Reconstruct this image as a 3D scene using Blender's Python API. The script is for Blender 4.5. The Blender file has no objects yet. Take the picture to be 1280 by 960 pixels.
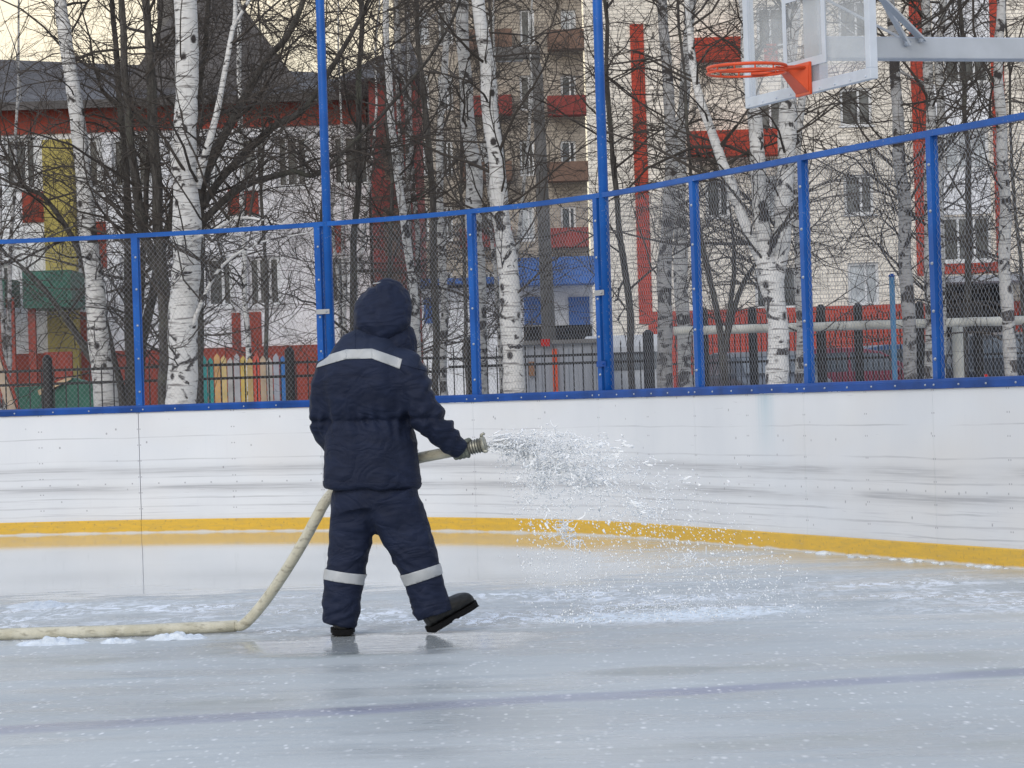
import bpy, bmesh, math, random
from mathutils import Vector, Matrix, noise
PI = math.pi
scene = bpy.context.scene
C = scene.collection

# ------------------------------------------------------------------ camera
F, ROLL, PITCH, CAMZ = 4000.0, 0.032, 0.0039, 1.2
Fv = Vector((0, math.cos(PITCH), math.sin(PITCH)))
Rv = Vector((math.cos(ROLL), 0, -math.sin(ROLL)))
Uv = Rv.cross(Fv).normalized(); Rv = Fv.cross(Uv).normalized()
def at(px, py, Y):
    d = Fv + Rv*((px-640)/F) + Uv*((480-py)/F)
    return Vector((0, 0, CAMZ)) + d*(Y/d.y)
cam = bpy.data.cameras.new('camera'); camo = bpy.data.objects.new('camera', cam); C.objects.link(camo)
M4 = Matrix((Rv, Uv, -Fv)).transposed().to_4x4(); M4.translation = Vector((0, 0, CAMZ))
camo.matrix_world = M4
cam.sensor_width = 36; cam.lens = 36*F/1280; cam.clip_start = .1; cam.clip_end = 2000
scene.camera = camo

# ------------------------------------------------------------------ object helpers
def tag(o, label=None, cat=None, group=None, kind=None):
    if label: o['label'] = label
    if cat: o['category'] = cat
    if group: o['group'] = group
    if kind: o['kind'] = kind
    return o
def empty(name, loc=(0, 0, 0), rz=0):
    o = bpy.data.objects.new(name, None); C.objects.link(o)
    o.location = loc; o.rotation_euler = (0, 0, rz); o.empty_display_size = .2
    return o
class MB:
    def __init__(s): s.v = []; s.f = []; s.m = []; s.uv = None
    def add(s, vs, fs, mi=0):
        n = len(s.v); s.v.extend(vs); s.f.extend([tuple(i+n for i in f) for f in fs]); s.m.extend([mi]*len(fs))
    def box(s, x0, x1, y0, y1, z0, z1, mi=0):
        s.add([(x0,y0,z0),(x1,y0,z0),(x1,y1,z0),(x0,y1,z0),(x0,y0,z1),(x1,y0,z1),(x1,y1,z1),(x0,y1,z1)],
              [(0,3,2,1),(4,5,6,7),(0,1,5,4),(1,2,6,5),(2,3,7,6),(3,0,4,7)], mi)
    def bar(s, a, b, w, h, mi=0, up=Vector((0,0,1))):
        a = Vector(a); b = Vector(b); t = (b-a).normalized()
        if abs(t.dot(up)) > .99: up = Vector((0, 1, 0))
        r = t.cross(up).normalized(); u = r.cross(t)
        vs = [p + r*(i*w/2) + u*(j*h/2) for p in (a, b) for i, j in ((-1,-1),(1,-1),(1,1),(-1,1))]
        s.add(vs, [(0,3,2,1),(4,5,6,7),(0,1,5,4),(1,2,6,5),(2,3,7,6),(3,0,4,7)], mi)
    def tube(s, pts, rad, n=8, mi=0, cap=True):
        n0 = len(s.v); k = len(pts)
        ref = None
        for i in range(k):
            a = pts[i-1] if i else pts[0]; b = pts[i+1] if i < k-1 else pts[-1]
            t = b-a
            if t.length < 1e-9: t = Vector((0,0,1))
            t.normalize()
            if ref is None:
                ref = Vector((1,0,0)) if abs(t.x) < .8 else Vector((0,1,0))
            r = (ref - t*ref.dot(t)).normalized(); ref = r; u = t.cross(r)
            R = rad[i] if hasattr(rad, '__len__') else rad
            p = pts[i]
            for j in range(n):
                an = 2*PI*j/n; ca = math.cos(an)*R; sa = math.sin(an)*R
                s.v.append((p.x+r.x*ca+u.x*sa, p.y+r.y*ca+u.y*sa, p.z+r.z*ca+u.z*sa))
        for i in range(k-1):
            for j in range(n):
                a = n0+i*n+j; b = n0+i*n+(j+1) % n
                s.f.append((a, b, b+n, a+n)); s.m.append(mi)
        if cap:
            s.f.append(tuple(n0+j for j in reversed(range(n)))); s.m.append(mi)
            s.f.append(tuple(n0+(k-1)*n+j for j in range(n))); s.m.append(mi)
    def build(s, name, mats, parent=None, smooth=False, uvs=None):
        me = bpy.data.meshes.new(name); me.from_pydata([tuple(v) for v in s.v], [], s.f)
        if not isinstance(mats, (list, tuple)): mats = [mats]
        for m in mats: me.materials.append(m)
        if len(mats) > 1: me.polygons.foreach_set('material_index', s.m)
        if smooth: me.polygons.foreach_set('use_smooth', [True]*len(s.f))
        if uvs is not None:
            ul = me.uv_layers.new(name='UVMap')
            li = [0]*len(me.loops); me.loops.foreach_get('vertex_index', li)
            flat = []
            for i in li: flat.extend(uvs[i])
            ul.data.foreach_set('uv', flat)
        me.update()
        o = bpy.data.objects.new(name, me); C.objects.link(o)
        if parent: o.parent = parent
        return o
def local(o):       # vertices were written in world coordinates: bring them into the parent's space
    o.data.transform(Matrix.Translation(-o.parent.location)); return o
def bevel(o, w=.005, seg=2):
    m = o.modifiers.new('bevel', 'BEVEL'); m.width = w; m.segments = seg; m.limit_method = 'ANGLE'; return o

# ------------------------------------------------------------------ materials
def mat(name, col, rough=.6, metal=0, spec=.5, var=.0, vscale=5, bump=0, bscale=30, coords='Object', ior=1.45):
    m = bpy.data.materials.new(name); m.use_nodes = True
    nt = m.node_tree; b = nt.nodes['Principled BSDF']
    b.inputs['Base Color'].default_value = (*col, 1); b.inputs['Roughness'].default_value = rough
    b.inputs['Metallic'].default_value = metal; b.inputs['Specular IOR Level'].default_value = spec
    b.inputs['IOR'].default_value = ior
    tc = nt.nodes.new('ShaderNodeTexCoord')
    if var:
        n = nt.nodes.new('ShaderNodeTexNoise'); n.inputs['Scale'].default_value = vscale; n.inputs['Detail'].default_value = 6
        nt.links.new(tc.outputs[coords], n.inputs['Vector'])
        r = nt.nodes.new('ShaderNodeMix'); r.data_type = 'RGBA'
        r.inputs[6].default_value = (*[c*(1-var) for c in col], 1); r.inputs[7].default_value = (*[min(1, c*(1+var)) for c in col], 1)
        mr = nt.nodes.new('ShaderNodeMapRange'); mr.inputs[1].default_value = .3; mr.inputs[2].default_value = .7
        nt.links.new(n.outputs[0], mr.inputs[0]); nt.links.new(mr.outputs[0], r.inputs[0]); nt.links.new(r.outputs[2], b.inputs['Base Color'])
    if bump:
        n2 = nt.nodes.new('ShaderNodeTexNoise'); n2.inputs['Scale'].default_value = bscale; n2.inputs['Detail'].default_value = 4
        nt.links.new(tc.outputs[coords], n2.inputs['Vector'])
        bp = nt.nodes.new('ShaderNodeBump'); bp.inputs['Strength'].default_value = bump; bp.inputs['Distance'].default_value = .02
        nt.links.new(n2.outputs[0], bp.inputs['Height']); nt.links.new(bp.outputs[0], b.inputs['Normal'])
    return m
class NT:     # terse node building
    def __init__(s, name):
        s.m = bpy.data.materials.new(name); s.m.use_nodes = True; s.t = s.m.node_tree; s.b = s.t.nodes['Principled BSDF']
    def n(s, typ, **kw):
        x = s.t.nodes.new('ShaderNode'+typ)
        for k, v in kw.items(): setattr(x, k, v)
        return x
    def l(s, a, b): s.t.links.new(a, b)
    def put(s, inp, v):
        if isinstance(v, (int, float, tuple)): inp.default_value = v
        else: s.l(v, inp)
    def math(s, op, a, b=0.0, c=None, clamp=False):
        x = s.n('Math', operation=op, use_clamp=clamp); s.put(x.inputs[0], a); s.put(x.inputs[1], b)
        if c is not None: s.put(x.inputs[2], c)
        return x.outputs[0]
    def rng(s, v, a, b, c=0.0, d=1.0, smooth=False):
        x = s.n('MapRange'); x.interpolation_type = 'SMOOTHSTEP' if smooth else 'LINEAR'
        s.put(x.inputs[0], v)
        for i, q in enumerate((a, b, c, d)): s.put(x.inputs[i+1], q)
        return x.outputs[0]
    def mix(s, f, a, b):
        x = s.n('Mix', data_type='RGBA'); s.put(x.inputs[0], f)
        s.put(x.inputs[6], (*a, 1) if isinstance(a, tuple) and len(a) == 3 else a); s.put(x.inputs[7], (*b, 1) if isinstance(b, tuple) and len(b) == 3 else b)
        return x.outputs[2]
    def coord(s, which='Object', scale=(1,1,1), loc=(0,0,0)):
        tc = s.n('TexCoord'); mp = s.n('Mapping'); mp.inputs['Scale'].default_value = scale; mp.inputs['Location'].default_value = loc
        s.l(tc.outputs[which], mp.inputs['Vector']); return mp.outputs[0]
    def noise(s, vec, scale, detail=4, rough=.5, dist=0):
        x = s.n('TexNoise'); s.l(vec, x.inputs['Vector']); x.inputs['Scale'].default_value = scale
        x.inputs['Detail'].default_value = detail; x.inputs['Roughness'].default_value = rough; x.inputs['Distortion'].default_value = dist
        return x.outputs[0]
    def vor(s, vec, scale, feature='F1', rnd=1):
        x = s.n('TexVoronoi', feature=feature); s.l(vec, x.inputs['Vector']); x.inputs['Scale'].default_value = scale
        x.inputs['Randomness'].default_value = rnd
        return x
    def bump(s, h, strength, dist=.01, normal=None):
        x = s.n('Bump'); s.put(x.inputs['Strength'], strength); x.inputs['Distance'].default_value = dist; s.l(h, x.inputs['Height'])
        if normal: s.l(normal, x.inputs['Normal'])
        return x.outputs[0]
    def xyz(s, vec):
        x = s.n('SeparateXYZ'); s.l(vec, x.inputs[0]); return x.outputs
    def out(s, col=None, rough=None, normal=None, **kw):
        if col is not None: s.put(s.b.inputs['Base Color'], (*col, 1) if isinstance(col, tuple) and len(col) == 3 else col)
        if rough is not None: s.put(s.b.inputs['Roughness'], rough)
        if normal is not None: s.l(normal, s.b.inputs['Normal'])
        for k, v in kw.items(): s.put(s.b.inputs[k.replace('_', ' ')], v)
        return s.m

def m_ice():
    N = NT('wet_ice'); P = N.coord('Object'); X, Y, Z = N.xyz(P)
    big = N.noise(P, .35, 2); mid = N.noise(P, 2.2, 3)
    streak = N.noise(N.coord('Object', (.55, 2.2, 1)), 2.5, 4, .62, .6)
    fine = N.noise(P, 38, 3, .6)
    base = N.mix(N.rng(big, .35, .65), (.40, .43, .44), (.50, .53, .535))
    base = N.mix(N.rng(streak, .52, .72), base, (.40, .44, .46))
    lines = N.noise(N.coord('Object', (.8, 4.5, 1), (7, 1, 0)), 3.0, 4, .7, .4)
    midz = N.math('MULTIPLY', N.rng(Y, 15.2, 17.5, .15, 1, True), N.rng(Y, 22, 26, 1, .3, True))
    base = N.mix(N.math('MULTIPLY', N.rng(lines, .56, .66), N.math('MULTIPLY', midz, .7)), base, (.74, .79, .83))
    base = N.mix(N.math('MULTIPLY', N.rng(lines, .42, .33), N.math('MULTIPLY', midz, .55)), base, (.25, .28, .30))
    # grey-green melt patches
    gp = N.noise(N.coord('Object', (.5, .9, 1), (3.1, .7, 0)), 1.4, 4)
    base = N.mix(N.math('MULTIPLY', N.rng(gp, .60, .68), .55), base, (.33, .36, .34))
    for (cx, cy, ax, ay) in ((.60, 13.75, .33, .22), (2.03, 13.2, .30, .25), (-.9, 15.2, .35, .2)):
        ex = N.math('DIVIDE', N.math('SUBTRACT', X, cx), ax); ey = N.math('DIVIDE', N.math('SUBTRACT', Y, cy), ay)
        er = N.math('ADD', N.math('SQRT', N.math('MULTIPLY_ADD', ex, ex, N.math('MULTIPLY', ey, ey))), N.math('MULTIPLY', N.math('SUBTRACT', mid, .5), 1.4))
        base = N.mix(N.rng(er, .55, 1.15, .7, 0, True), base, (.30, .33, .32))
    # the faded violet line under the ice
    lc = N.math('SUBTRACT', Y, N.math('MULTIPLY_ADD', X, .262, 12.62))
    wob = N.math('MULTIPLY_ADD', N.noise(P, 1.3, 3), .16, -.08)
    ld = N.math('ABSOLUTE', N.math('ADD', lc, wob))
    base = N.mix(N.math('MULTIPLY', N.rng(ld, .09, .23, 1, 0, True), N.rng(mid, .25, .65, .3, .75)), base, (.25, .26, .36))
    # small white frost flecks
    fl = N.vor(N.coord('Object', (.9, .28, 1)), 17); rnd = N.n('SeparateColor'); N.l(fl.outputs['Color'], rnd.inputs[0])
    flm = N.math('MULTIPLY', N.rng(fl.outputs['Distance'], .04, .23, 1, 0), N.math('MULTIPLY', N.math('GREATER_THAN', rnd.outputs[0], .42), N.rng(rnd.outputs[1], 0, .6)))
    fl2 = N.vor(N.coord('Object', (1, .25, 1), (5, 3, 0)), 34); rnd2 = N.n('SeparateColor'); N.l(fl2.outputs['Color'], rnd2.inputs[0])
    flm2 = N.math('MULTIPLY', N.rng(fl2.outputs['Distance'], .12, .34, 1, 0), N.math('MULTIPLY', N.math('GREATER_THAN', rnd2.outputs[0], .35), rnd2.outputs[1]))
    nearm = N.rng(Y, 17.5, 20.5, 1, .0, True)
    flk = N.math('MULTIPLY', N.math('MAXIMUM', flm, N.math('MULTIPLY', flm2, .9)), nearm)
    flk = N.math('MULTIPLY', flk, N.rng(mid, .35, .62, .12, 1))
    base = N.mix(N.math('MULTIPLY', flk, .9), base, (.95, .96, .97))
    # frothing slush band where the water has run
    band = N.math('MULTIPLY', N.rng(Y, 16.3, 17.0, 0, 1, True), N.rng(Y, 19.3, 20.6, 1, 0, True))
    fr = N.noise(N.coord('Object', (1.5, .55, 1), (0, 2, 0)), 5.5, 5, .75, 1.6)
    frm = N.math('MULTIPLY', N.rng(fr, .49, .56), N.math('MULTIPLY', band, N.rng(N.noise(P, .9, 3), .38, .58)))
    base = N.mix(N.math('MULTIPLY', frm, .9), base, (.88, .93, 1.0))
    # bubbling landing patch
    dx = N.math('DIVIDE', N.math('SUBTRACT', X, .80), .95); dy = N.math('DIVIDE', N.math('SUBTRACT', N.math('MULTIPLY_ADD', X, -.25, Y), 16.95), .52)
    rr = N.math('SQRT', N.math('ADD', N.math('MULTIPLY', dx, dx), N.math('MULTIPLY', dy, dy)))
    foam = N.math('MULTIPLY', N.rng(rr, .35, 1.05, 1, 0, True), N.rng(N.noise(N.coord('Object', (1, .5, 1)), 26, 3, .7), .38, .56))
    base = N.mix(N.math('MULTIPLY', foam, .95), base, (.84, .93, 1.0))
    # mirror-wet zone
    wz = N.math('MULTIPLY', N.rng(N.math('ADD', Y, N.math('ADD', N.math('MULTIPLY', N.math('SUBTRACT', mid, .5), 3.0), N.math('MULTIPLY', N.math('SUBTRACT', streak, .5), 3.0))), 19.9, 21.2, 0, 1, True),
                N.rng(N.math('MULTIPLY_ADD', N.math('SUBTRACT', mid, .5), 2.0, X), .3, 1.7, 1, .35, True))
    fx = N.math('DIVIDE', N.math('ADD', X, .70), 1.0); fy = N.math('DIVIDE', N.math('SUBTRACT', Y, 15.85), .75)
    fr2 = N.math('SQRT', N.math('ADD', N.math('MULTIPLY', fx, fx), N.math('MULTIPLY', fy, fy)))
    wf = N.rng(N.math('ADD', fr2, N.math('ADD', N.math('MULTIPLY', N.math('SUBTRACT', mid, .5), 1.1), N.math('MULTIPLY', N.math('SUBTRACT', streak, .5), .8))), .66, 1.12, 1, 0, True)
    wf = N.math('MULTIPLY', wf, N.rng(N.math('ADD', fr, N.math('MULTIPLY', streak, .3)), .50, .80, .97, .75))
    wet = N.math('MAXIMUM', wz, wf)
    rough = N.math('MULTIPLY_ADD', wet, -.42, .46)
    rough = N.math('SUBTRACT', rough, N.math('MULTIPLY', N.rng(gp, .40, .56), N.math('MULTIPLY', N.math('SUBTRACT', 1.0, wet), .22)))
    rough = N.math('MAXIMUM', rough, N.math('MULTIPLY', N.math('MAXIMUM', frm, foam), .5))
    dry = N.math('SUBTRACT', 1.0, wet)
    h = N.math('ADD', N.math('MULTIPLY', streak, .8), N.math('MULTIPLY', fine, .25))
    nb = N.bump(h, N.math('MULTIPLY_ADD', dry, .40, .02), .02)
    nb = N.bump(fr, N.math('MULTIPLY', N.math('MULTIPLY', band, dry), .6), .03, nb)
    N.b.inputs['IOR'].default_value = 1.31
    return N.out(base, rough, nb)
def m_board():
    N = NT('white_board'); uv = N.coord('UV'); U, V, _ = N.xyz(uv)
    cl = N.noise(N.coord('UV', (1, .8, 1)), 1.2, 5)
    base = N.mix(N.rng(cl, .3, .7), (.62, .65, .695), (.69, .715, .75))
    warm = N.noise(N.coord('UV', (.4, .7, 1), (4, 1, 0)), 1.1, 3)
    base = N.mix(N.math('MULTIPLY', N.rng(warm, .5, .7), .5), base, (.64, .62, .60))
    # long rub marks left by pucks and sticks
    wv = N.noise(N.coord('UV', (.35, .0, 1)), 1.6, 3)
    zz = N.math('MULTIPLY_ADD', N.math('SUBTRACT', wv, .5), .07, V)
    on = N.noise(N.coord('UV', (.65, 7.5, 1), (2, 0, 0)), 1.0, 3)
    fib = N.noise(N.coord('UV', (.9, 85, 1)), 1.0, 4, .7)
    onr = N.math('MULTIPLY', N.rng(on, .36, .52), N.rng(fib, .36, .58))
    tot = None
    for (z, w, a) in ((.60, .040, .38), (.43, .034, .52), (.25, .012, .4), (.53, .012, .4), (.92, .007, .5), (.33, .01, .5), (.17, .008, .5), (.70, .009, .4)):
        k = N.math('MULTIPLY', N.rng(N.math('ABSOLUTE', N.math('SUBTRACT', zz, z)), w*.3, w, a, 0, True), 1.0)
        tot = k if tot is None else N.math('MAXIMUM', tot, k)
    wide = N.math('MAXIMUM', N.rng(N.math('ABSOLUTE', N.math('SUBTRACT', zz, .60)), .02, .075, .5, 0, True), N.rng(N.math('ABSOLUTE', N.math('SUBTRACT', zz, .42)), .02, .065, .55, 0, True))
    base = N.mix(N.math('MULTIPLY', wide, N.math('MULTIPLY', N.rng(on, .35, .6, .25, 1), N.rng(fib, .3, .6, .35, 1))), base, (.40, .41, .43))
    base = N.mix(N.math('MULTIPLY', tot, onr), base, (.26, .27, .30))
    low = N.rng(V, .75, .25, 0, 1)
    fib2 = N.noise(N.coord('UV', (.9, 50, 1), (9, 0, 0)), 1.0, 4, .7)
    base = N.mix(N.math('MULTIPLY', N.math('MULTIPLY', N.rng(fib2, .56, .70), low), .6), base, (.42, .43, .47))
    # vertical drips and faint scratches
    drip = N.noise(N.coord('UV', (26, .7, 1)), 1.0, 4, .6)
    base = N.mix(N.math('MULTIPLY', N.rng(drip, .60, .75), .22), base, (.55, .58, .64))
    sc = N.noise(N.coord('UV', (3.0, 55, 1), (2, 8, 0)), 1.0, 3, .5, .6)
    base = N.mix(N.math('MULTIPLY', N.rng(sc, .70, .74), .4), base, (.42, .42, .46))
    # pock marks
    vo = N.vor(N.coord('UV', (1, .8, 1)), 9); r = N.n('SeparateColor'); N.l(vo.outputs['Color'], r.inputs[0])
    pk = N.math('MULTIPLY', N.rng(vo.outputs['Distance'], .05, .10, 1, 0), N.math('GREATER_THAN', r.outputs[0], .62))
    base = N.mix(N.math('MULTIPLY', pk, .75), base, (.22, .22, .25))
    # screws beside each joint: the board is 2 m long
    fu = N.math('ABSOLUTE', N.math('SUBTRACT', N.math('FRACT', N.math('ADD', U, .5)), .5))
    fv = N.math('ABSOLUTE', N.math('SUBTRACT', N.math('FRACT', N.math('MULTIPLY', V, 6.5)), .5))
    dd = N.math('SQRT', N.math('ADD', N.math('POWER', N.math('SUBTRACT', fu, .014), 2), N.math('POWER', N.math('MULTIPLY', fv, .154), 2)))
    base = N.mix(N.math('MULTIPLY', N.rng(dd, .004, .008, 1, 0), .7), base, (.2, .2, .24))
    ru = N.math('ABSOLUTE', N.math('SUBTRACT', N.math('FRACT', N.math('MULTIPLY', U, 3.6)), .5)); rv = N.math('ABSOLUTE', N.math('SUBTRACT', V, .475))
    rd = N.math('MAXIMUM', N.math('MULTIPLY', ru, .28), rv); base = N.mix(N.math('MULTIPLY', N.rng(rd, .004, .009, 1, 0), .7), base, (.2, .2, .24))
    # green-blue stain running down from the cap
    su = N.math('ABSOLUTE', N.math('SUBTRACT', U, 7.34)); 
    st = N.math('MULTIPLY', N.rng(N.math('ADD', su, N.math('MULTIPLY', drip, .35)), .14, .42, 1, 0, True), N.math('POWER', N.rng(V, .55, 1.16, 0, 1), 1.5))
    base = N.mix(N.math('MULTIPLY', st, .45), base, (.22, .42, .52))
    gr = N.rng(V, .12, .17, .25, 0)
    base = N.mix(gr, base, (.5, .5, .5))
    return N.out(base, .42, None, Specular_IOR_Level=.4)
def m_yellow():
    N = NT('yellow_kick'); uv = N.coord('UV'); U, V, _ = N.xyz(uv)
    a = N.noise(N.coord('UV', (3, 20, 1)), 1.5, 6, .7); b = N.noise(uv, 30, 4)
    base = N.mix(N.rng(a, .4, .65), (.68, .42, .04), (.56, .36, .06))
    base = N.mix(N.math('MULTIPLY', N.rng(b, .58, .72), .6), base, (.30, .20, .08))
    base = N.mix(N.math('MULTIPLY', N.rng(a, .62, .72), .5), base, (.55, .45, .3))
    e = N.math('ADD', V, N.math('MULTIPLY', N.math('SUBTRACT', N.noise(N.coord('UV', (1, .1, 1)), 4, 5), .5), .05))
    base = N.mix(N.rng(e, .005, .02, .8, 0), base, (.6, .64, .68))
    return N.out(base, .5)
def m_bark_birch(name, white=(.66, .655, .64), dark=.5, seed=0):
    N = NT(name); P = N.coord('Object', (1, 1, 1), (seed, seed*2, seed*.7)); X, Y, Z = N.xyz(N.coord('Object'))
    n1 = N.noise(N.coord('Object', (1.6, 1.6, 14), (seed, 0, 0)), 2.4, 5, .65, .3)
    n2 = N.noise(N.coord('Object', (1.5, 1.5, 2.2), (0, seed, 0)), 2.6, 4, .6, .8)
    n3 = N.noise(P, 22, 4)
    base = N.mix(N.rng(n3, .3, .7), tuple(c*.86 for c in white), white)
    base = N.mix(N.math('MULTIPLY', N.rng(n1, .53, .62), .8), base, (.10, .09, .085))
    thr = N.rng(Z, 0.6, 3.6, .58-dark*.09, .62-dark*.07)
    k = N.math('MULTIPLY', N.math('SUBTRACT', n2, thr), 22, clamp=True)
    base = N.mix(k, base, (.045, .04, .04))
    vo = N.vor(N.coord('Object', (2.6, 2.6, 2.0), (seed, seed*.3, seed)), 1.5); wob = N.math('MULTIPLY_ADD', n1, .16, vo.outputs['Distance'])
    base = N.mix(N.rng(wob, .20, .27, 1, 0), base, (.035, .03, .03))
    low = N.math('MULTIPLY', N.rng(Z, .5, 2.6, .8, 0), N.rng(n3, .4, .6))
    base = N.mix(N.math('MULTIPLY', low, dark), base, (.16, .15, .145))
    nb = N.bump(N.math('ADD', n1, N.math('MULTIPLY', n3, .4)), .7, .02)
    return N.out(base, .8, nb)
def m_bark_dark(name, c1, c2):
    N = NT(name)
    n1 = N.noise(N.coord('Object', (12, 12, 2)), 2.0, 3, .7, .4); n2 = N.noise(N.coord('Object'), 1.7, 4)
    base = N.mix(N.rng(n1, .35, .65), c1, c2)
    base = N.mix(N.math('MULTIPLY', N.rng(n2, .55, .7), .5), base, (.13, .14, .10))
    return N.out(base, .9, N.bump(n1, .9, .03))
def m_brick(name, c1, c2, mortar, bw=.5, bh=.13, ms=.014):
    N = NT(name); tc = N.n('TexCoord'); sp = N.xyz(tc.outputs['Object']); cb = N.n('CombineXYZ')
    N.l(N.math('ADD', sp[0], sp[1]), cb.inputs[0]); N.l(sp[2], cb.inputs[1])
    b = N.n('TexBrick'); N.l(cb.outputs[0], b.inputs['Vector'])
    b.inputs['Color1'].default_value = (*c1, 1); b.inputs['Color2'].default_value = (*c2, 1); b.inputs['Mortar'].default_value = (*mortar, 1)
    b.inputs['Scale'].default_value = 1; b.inputs['Mortar Size'].default_value = ms; b.inputs['Brick Width'].default_value = bw
    b.inputs['Row Height'].default_value = bh; b.inputs['Mortar Smooth'].default_value = .3
    n = N.noise(tc.outputs['Object'], .25, 5); n2 = N.noise(tc.outputs['Object'], 3, 5)
    col = N.mix(N.math('MULTIPLY', N.rng(n, .4, .7), .35), b.outputs[0], tuple(c*.7 for c in c1))
    col = N.mix(N.math('MULTIPLY', N.rng(n2, .5, .75), .35), col, tuple(c*.55 for c in c1))
    return N.out(col, .9, N.bump(b.outputs[1], .4, -.02))
def m_plaster(name, c, d=.6):
    N = NT(name); P = N.coord('Object')
    a = N.noise(P, .5, 6, .6); s = N.noise(N.coord('Object', (3, 3, .3)), 1.2, 5)
    base = N.mix(N.math('MULTIPLY', N.rng(a, .4, .7), .5), c, tuple(x*d for x in c))
    base = N.mix(N.math('MULTIPLY', N.rng(s, .52, .72), .4), base, tuple(x*d*.8 for x in c))
    return N.out(base, .85, N.bump(N.noise(P, 25, 3), .2, .02))
def m_cloth(name, c, c2):
    N = NT(name); P = N.coord('Object')
    w = N.noise(N.coord('Object', (1, 1, 2.2)), 5, 3, .5, .8); f = N.noise(P, 260, 2)
    base = N.mix(N.rng(w, .35, .65), c, c2)
    base = N.mix(N.math('MULTIPLY', N.rng(N.noise(P, 3.2, 5), .55, .75), .3), base, tuple(x*1.7+.012 for x in c2))
    nb = N.bump(N.math('ADD', w, N.math('MULTIPLY', N.math('ABSOLUTE', N.math('SUBTRACT', N.noise(N.coord('Object', (1, 1, 1.8), (3, 1, 0)), 5, 2, .5, 1.0), .5)), 2.5)), .33, .05); nb = N.bump(f, .25, .004, nb)
    m = N.out(base, .72, nb, Specular_IOR_Level=.25)
    N.b.inputs['Sheen Weight'].default_value = .02; N.b.inputs['Sheen Roughness'].default_value = .4
    return m
def m_glass_pane():
    N = NT('window_glass')
    n = N.noise(N.coord('Object'), .8, 3)
    return N.out(N.mix(N.rng(n, .4, .6), (.035, .045, .055), (.11, .125, .14)), .08, N.bump(n, .05, .05), Specular_IOR_Level=.6)
def m_clear(name, tint, a):
    m = bpy.data.materials.new(name); m.use_nodes = True; t = m.node_tree
    for n in list(t.nodes): t.nodes.remove(n)
    o = t.nodes.new('ShaderNodeOutputMaterial'); mx = t.nodes.new('ShaderNodeMixShader'); tr = t.nodes.new('ShaderNodeBsdfTransparent')
    b = t.nodes.new('ShaderNodeBsdfPrincipled'); b.inputs['Base Color'].default_value = (*tint, 1); b.inputs['Roughness'].default_value = .12
    tc = t.nodes.new('ShaderNodeTexCoord'); n = t.nodes.new('ShaderNodeTexNoise'); n.inputs['Scale'].default_value = 3; n.inputs['Detail'].default_value = 5
    t.links.new(tc.outputs['Object'], n.inputs['Vector'])
    mr = t.nodes.new('ShaderNodeMapRange'); mr.inputs[1].default_value = .3; mr.inputs[2].default_value = .7; mr.inputs[3].default_value = a*.6; mr.inputs[4].default_value = a*1.5
    t.links.new(n.outputs[0], mr.inputs[0]); t.links.new(mr.outputs[0], mx.inputs[0])
    t.links.new(tr.outputs[0], mx.inputs[1]); t.links.new(b.outputs[0], mx.inputs[2]); t.links.new(mx.outputs[0], o.inputs[0])
    return m
MAT = {}
MAT['ice'] = m_ice(); MAT['board'] = m_board(); MAT['yellow'] = m_yellow()
def m_blue():
    N = NT('blue_paint'); P = N.coord('Object'); a = N.noise(P, 3, 4); b = N.noise(P, 45, 4, .7)
    base = N.mix(N.rng(a, .3, .7), (.003, .065, .28), (.006, .10, .40)); base = N.mix(N.math('MULTIPLY', N.math('MULTIPLY', N.rng(b, .62, .68), N.rng(a, .4, .6)), .8), base, (.30, .32, .36))
    return N.out(base, .5, Specular_IOR_Level=.3)
MAT['blue'] = m_blue()
MAT['cap'] = mat('blue_cap_paint', (.006, .055, .25), .5, spec=.3, var=.3, vscale=4)
MAT['zinc'] = mat('zinc', (.40, .42, .45), .4, metal=.6)
MAT['wire'] = mat('galvanised_wire', (.28, .30, .34), .5, metal=.3)
MAT['birch'] = [m_bark_birch('birch_bark_white', (.70, .70, .69), .3, 1), m_bark_birch('birch_bark_worn', (.55, .55, .54), .8, 5), m_bark_birch('birch_bark_grey', (.40, .40, .40), 1.0, 9)]
MAT['dark'] = m_bark_dark('dark_bark', (.03, .027, .025), (.095, .088, .08))
MAT['twig'] = mat('twig_bark', (.052, .044, .038), .85)
MAT['twig_red'] = mat('reddish_twig_bark', (.070, .058, .050), .85)
MAT['cloth'] = m_cloth('navy_workwear', (.0055, .010, .028), (.009, .0155, .041))
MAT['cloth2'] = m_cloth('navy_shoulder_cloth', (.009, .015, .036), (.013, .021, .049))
MAT['reflect'] = mat('reflective_tape', (.36, .38, .40), .4, var=.15, vscale=9, bump=.15, bscale=25)
MAT['boot'] = mat('black_boot', (.006, .0065, .007), .5, var=.3, vscale=12, bump=.2, bscale=40)
MAT['sole'] = mat('boot_sole', (.006, .006, .007), .9, spec=.2, bump=.4, bscale=70)
MAT['glove'] = mat('grey_work_glove', (.16, .17, .14), .85, var=.35, vscale=30, bump=.3, bscale=120)
MAT['skin'] = mat('skin', (.45, .25, .18), .55, var=.1, vscale=20)
def m_hose():
    N = NT('canvas_fire_hose'); P = N.coord('Object'); a = N.noise(P, 9, 6, .7); b = N.noise(N.coord('Object', (1, 3, 3)), 14, 4); w = N.noise(P, 170, 2)
    base = N.mix(N.rng(a, .35, .65), (.60, .58, .48), (.46, .44, .34)); base = N.mix(N.math('MULTIPLY', N.rng(b, .55, .7), .7), base, (.20, .18, .13))
    return N.out(base, .7, N.bump(N.math('ADD', w, a), .5, .01))
MAT['hose'] = m_hose()
MAT['nozzle'] = mat('cast_coupling', (.33, .33, .28), .45, metal=.5, var=.3, vscale=30)
MAT['binding'] = mat('hose_binding_wire', (.10, .10, .09), .5, metal=.6)
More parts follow.
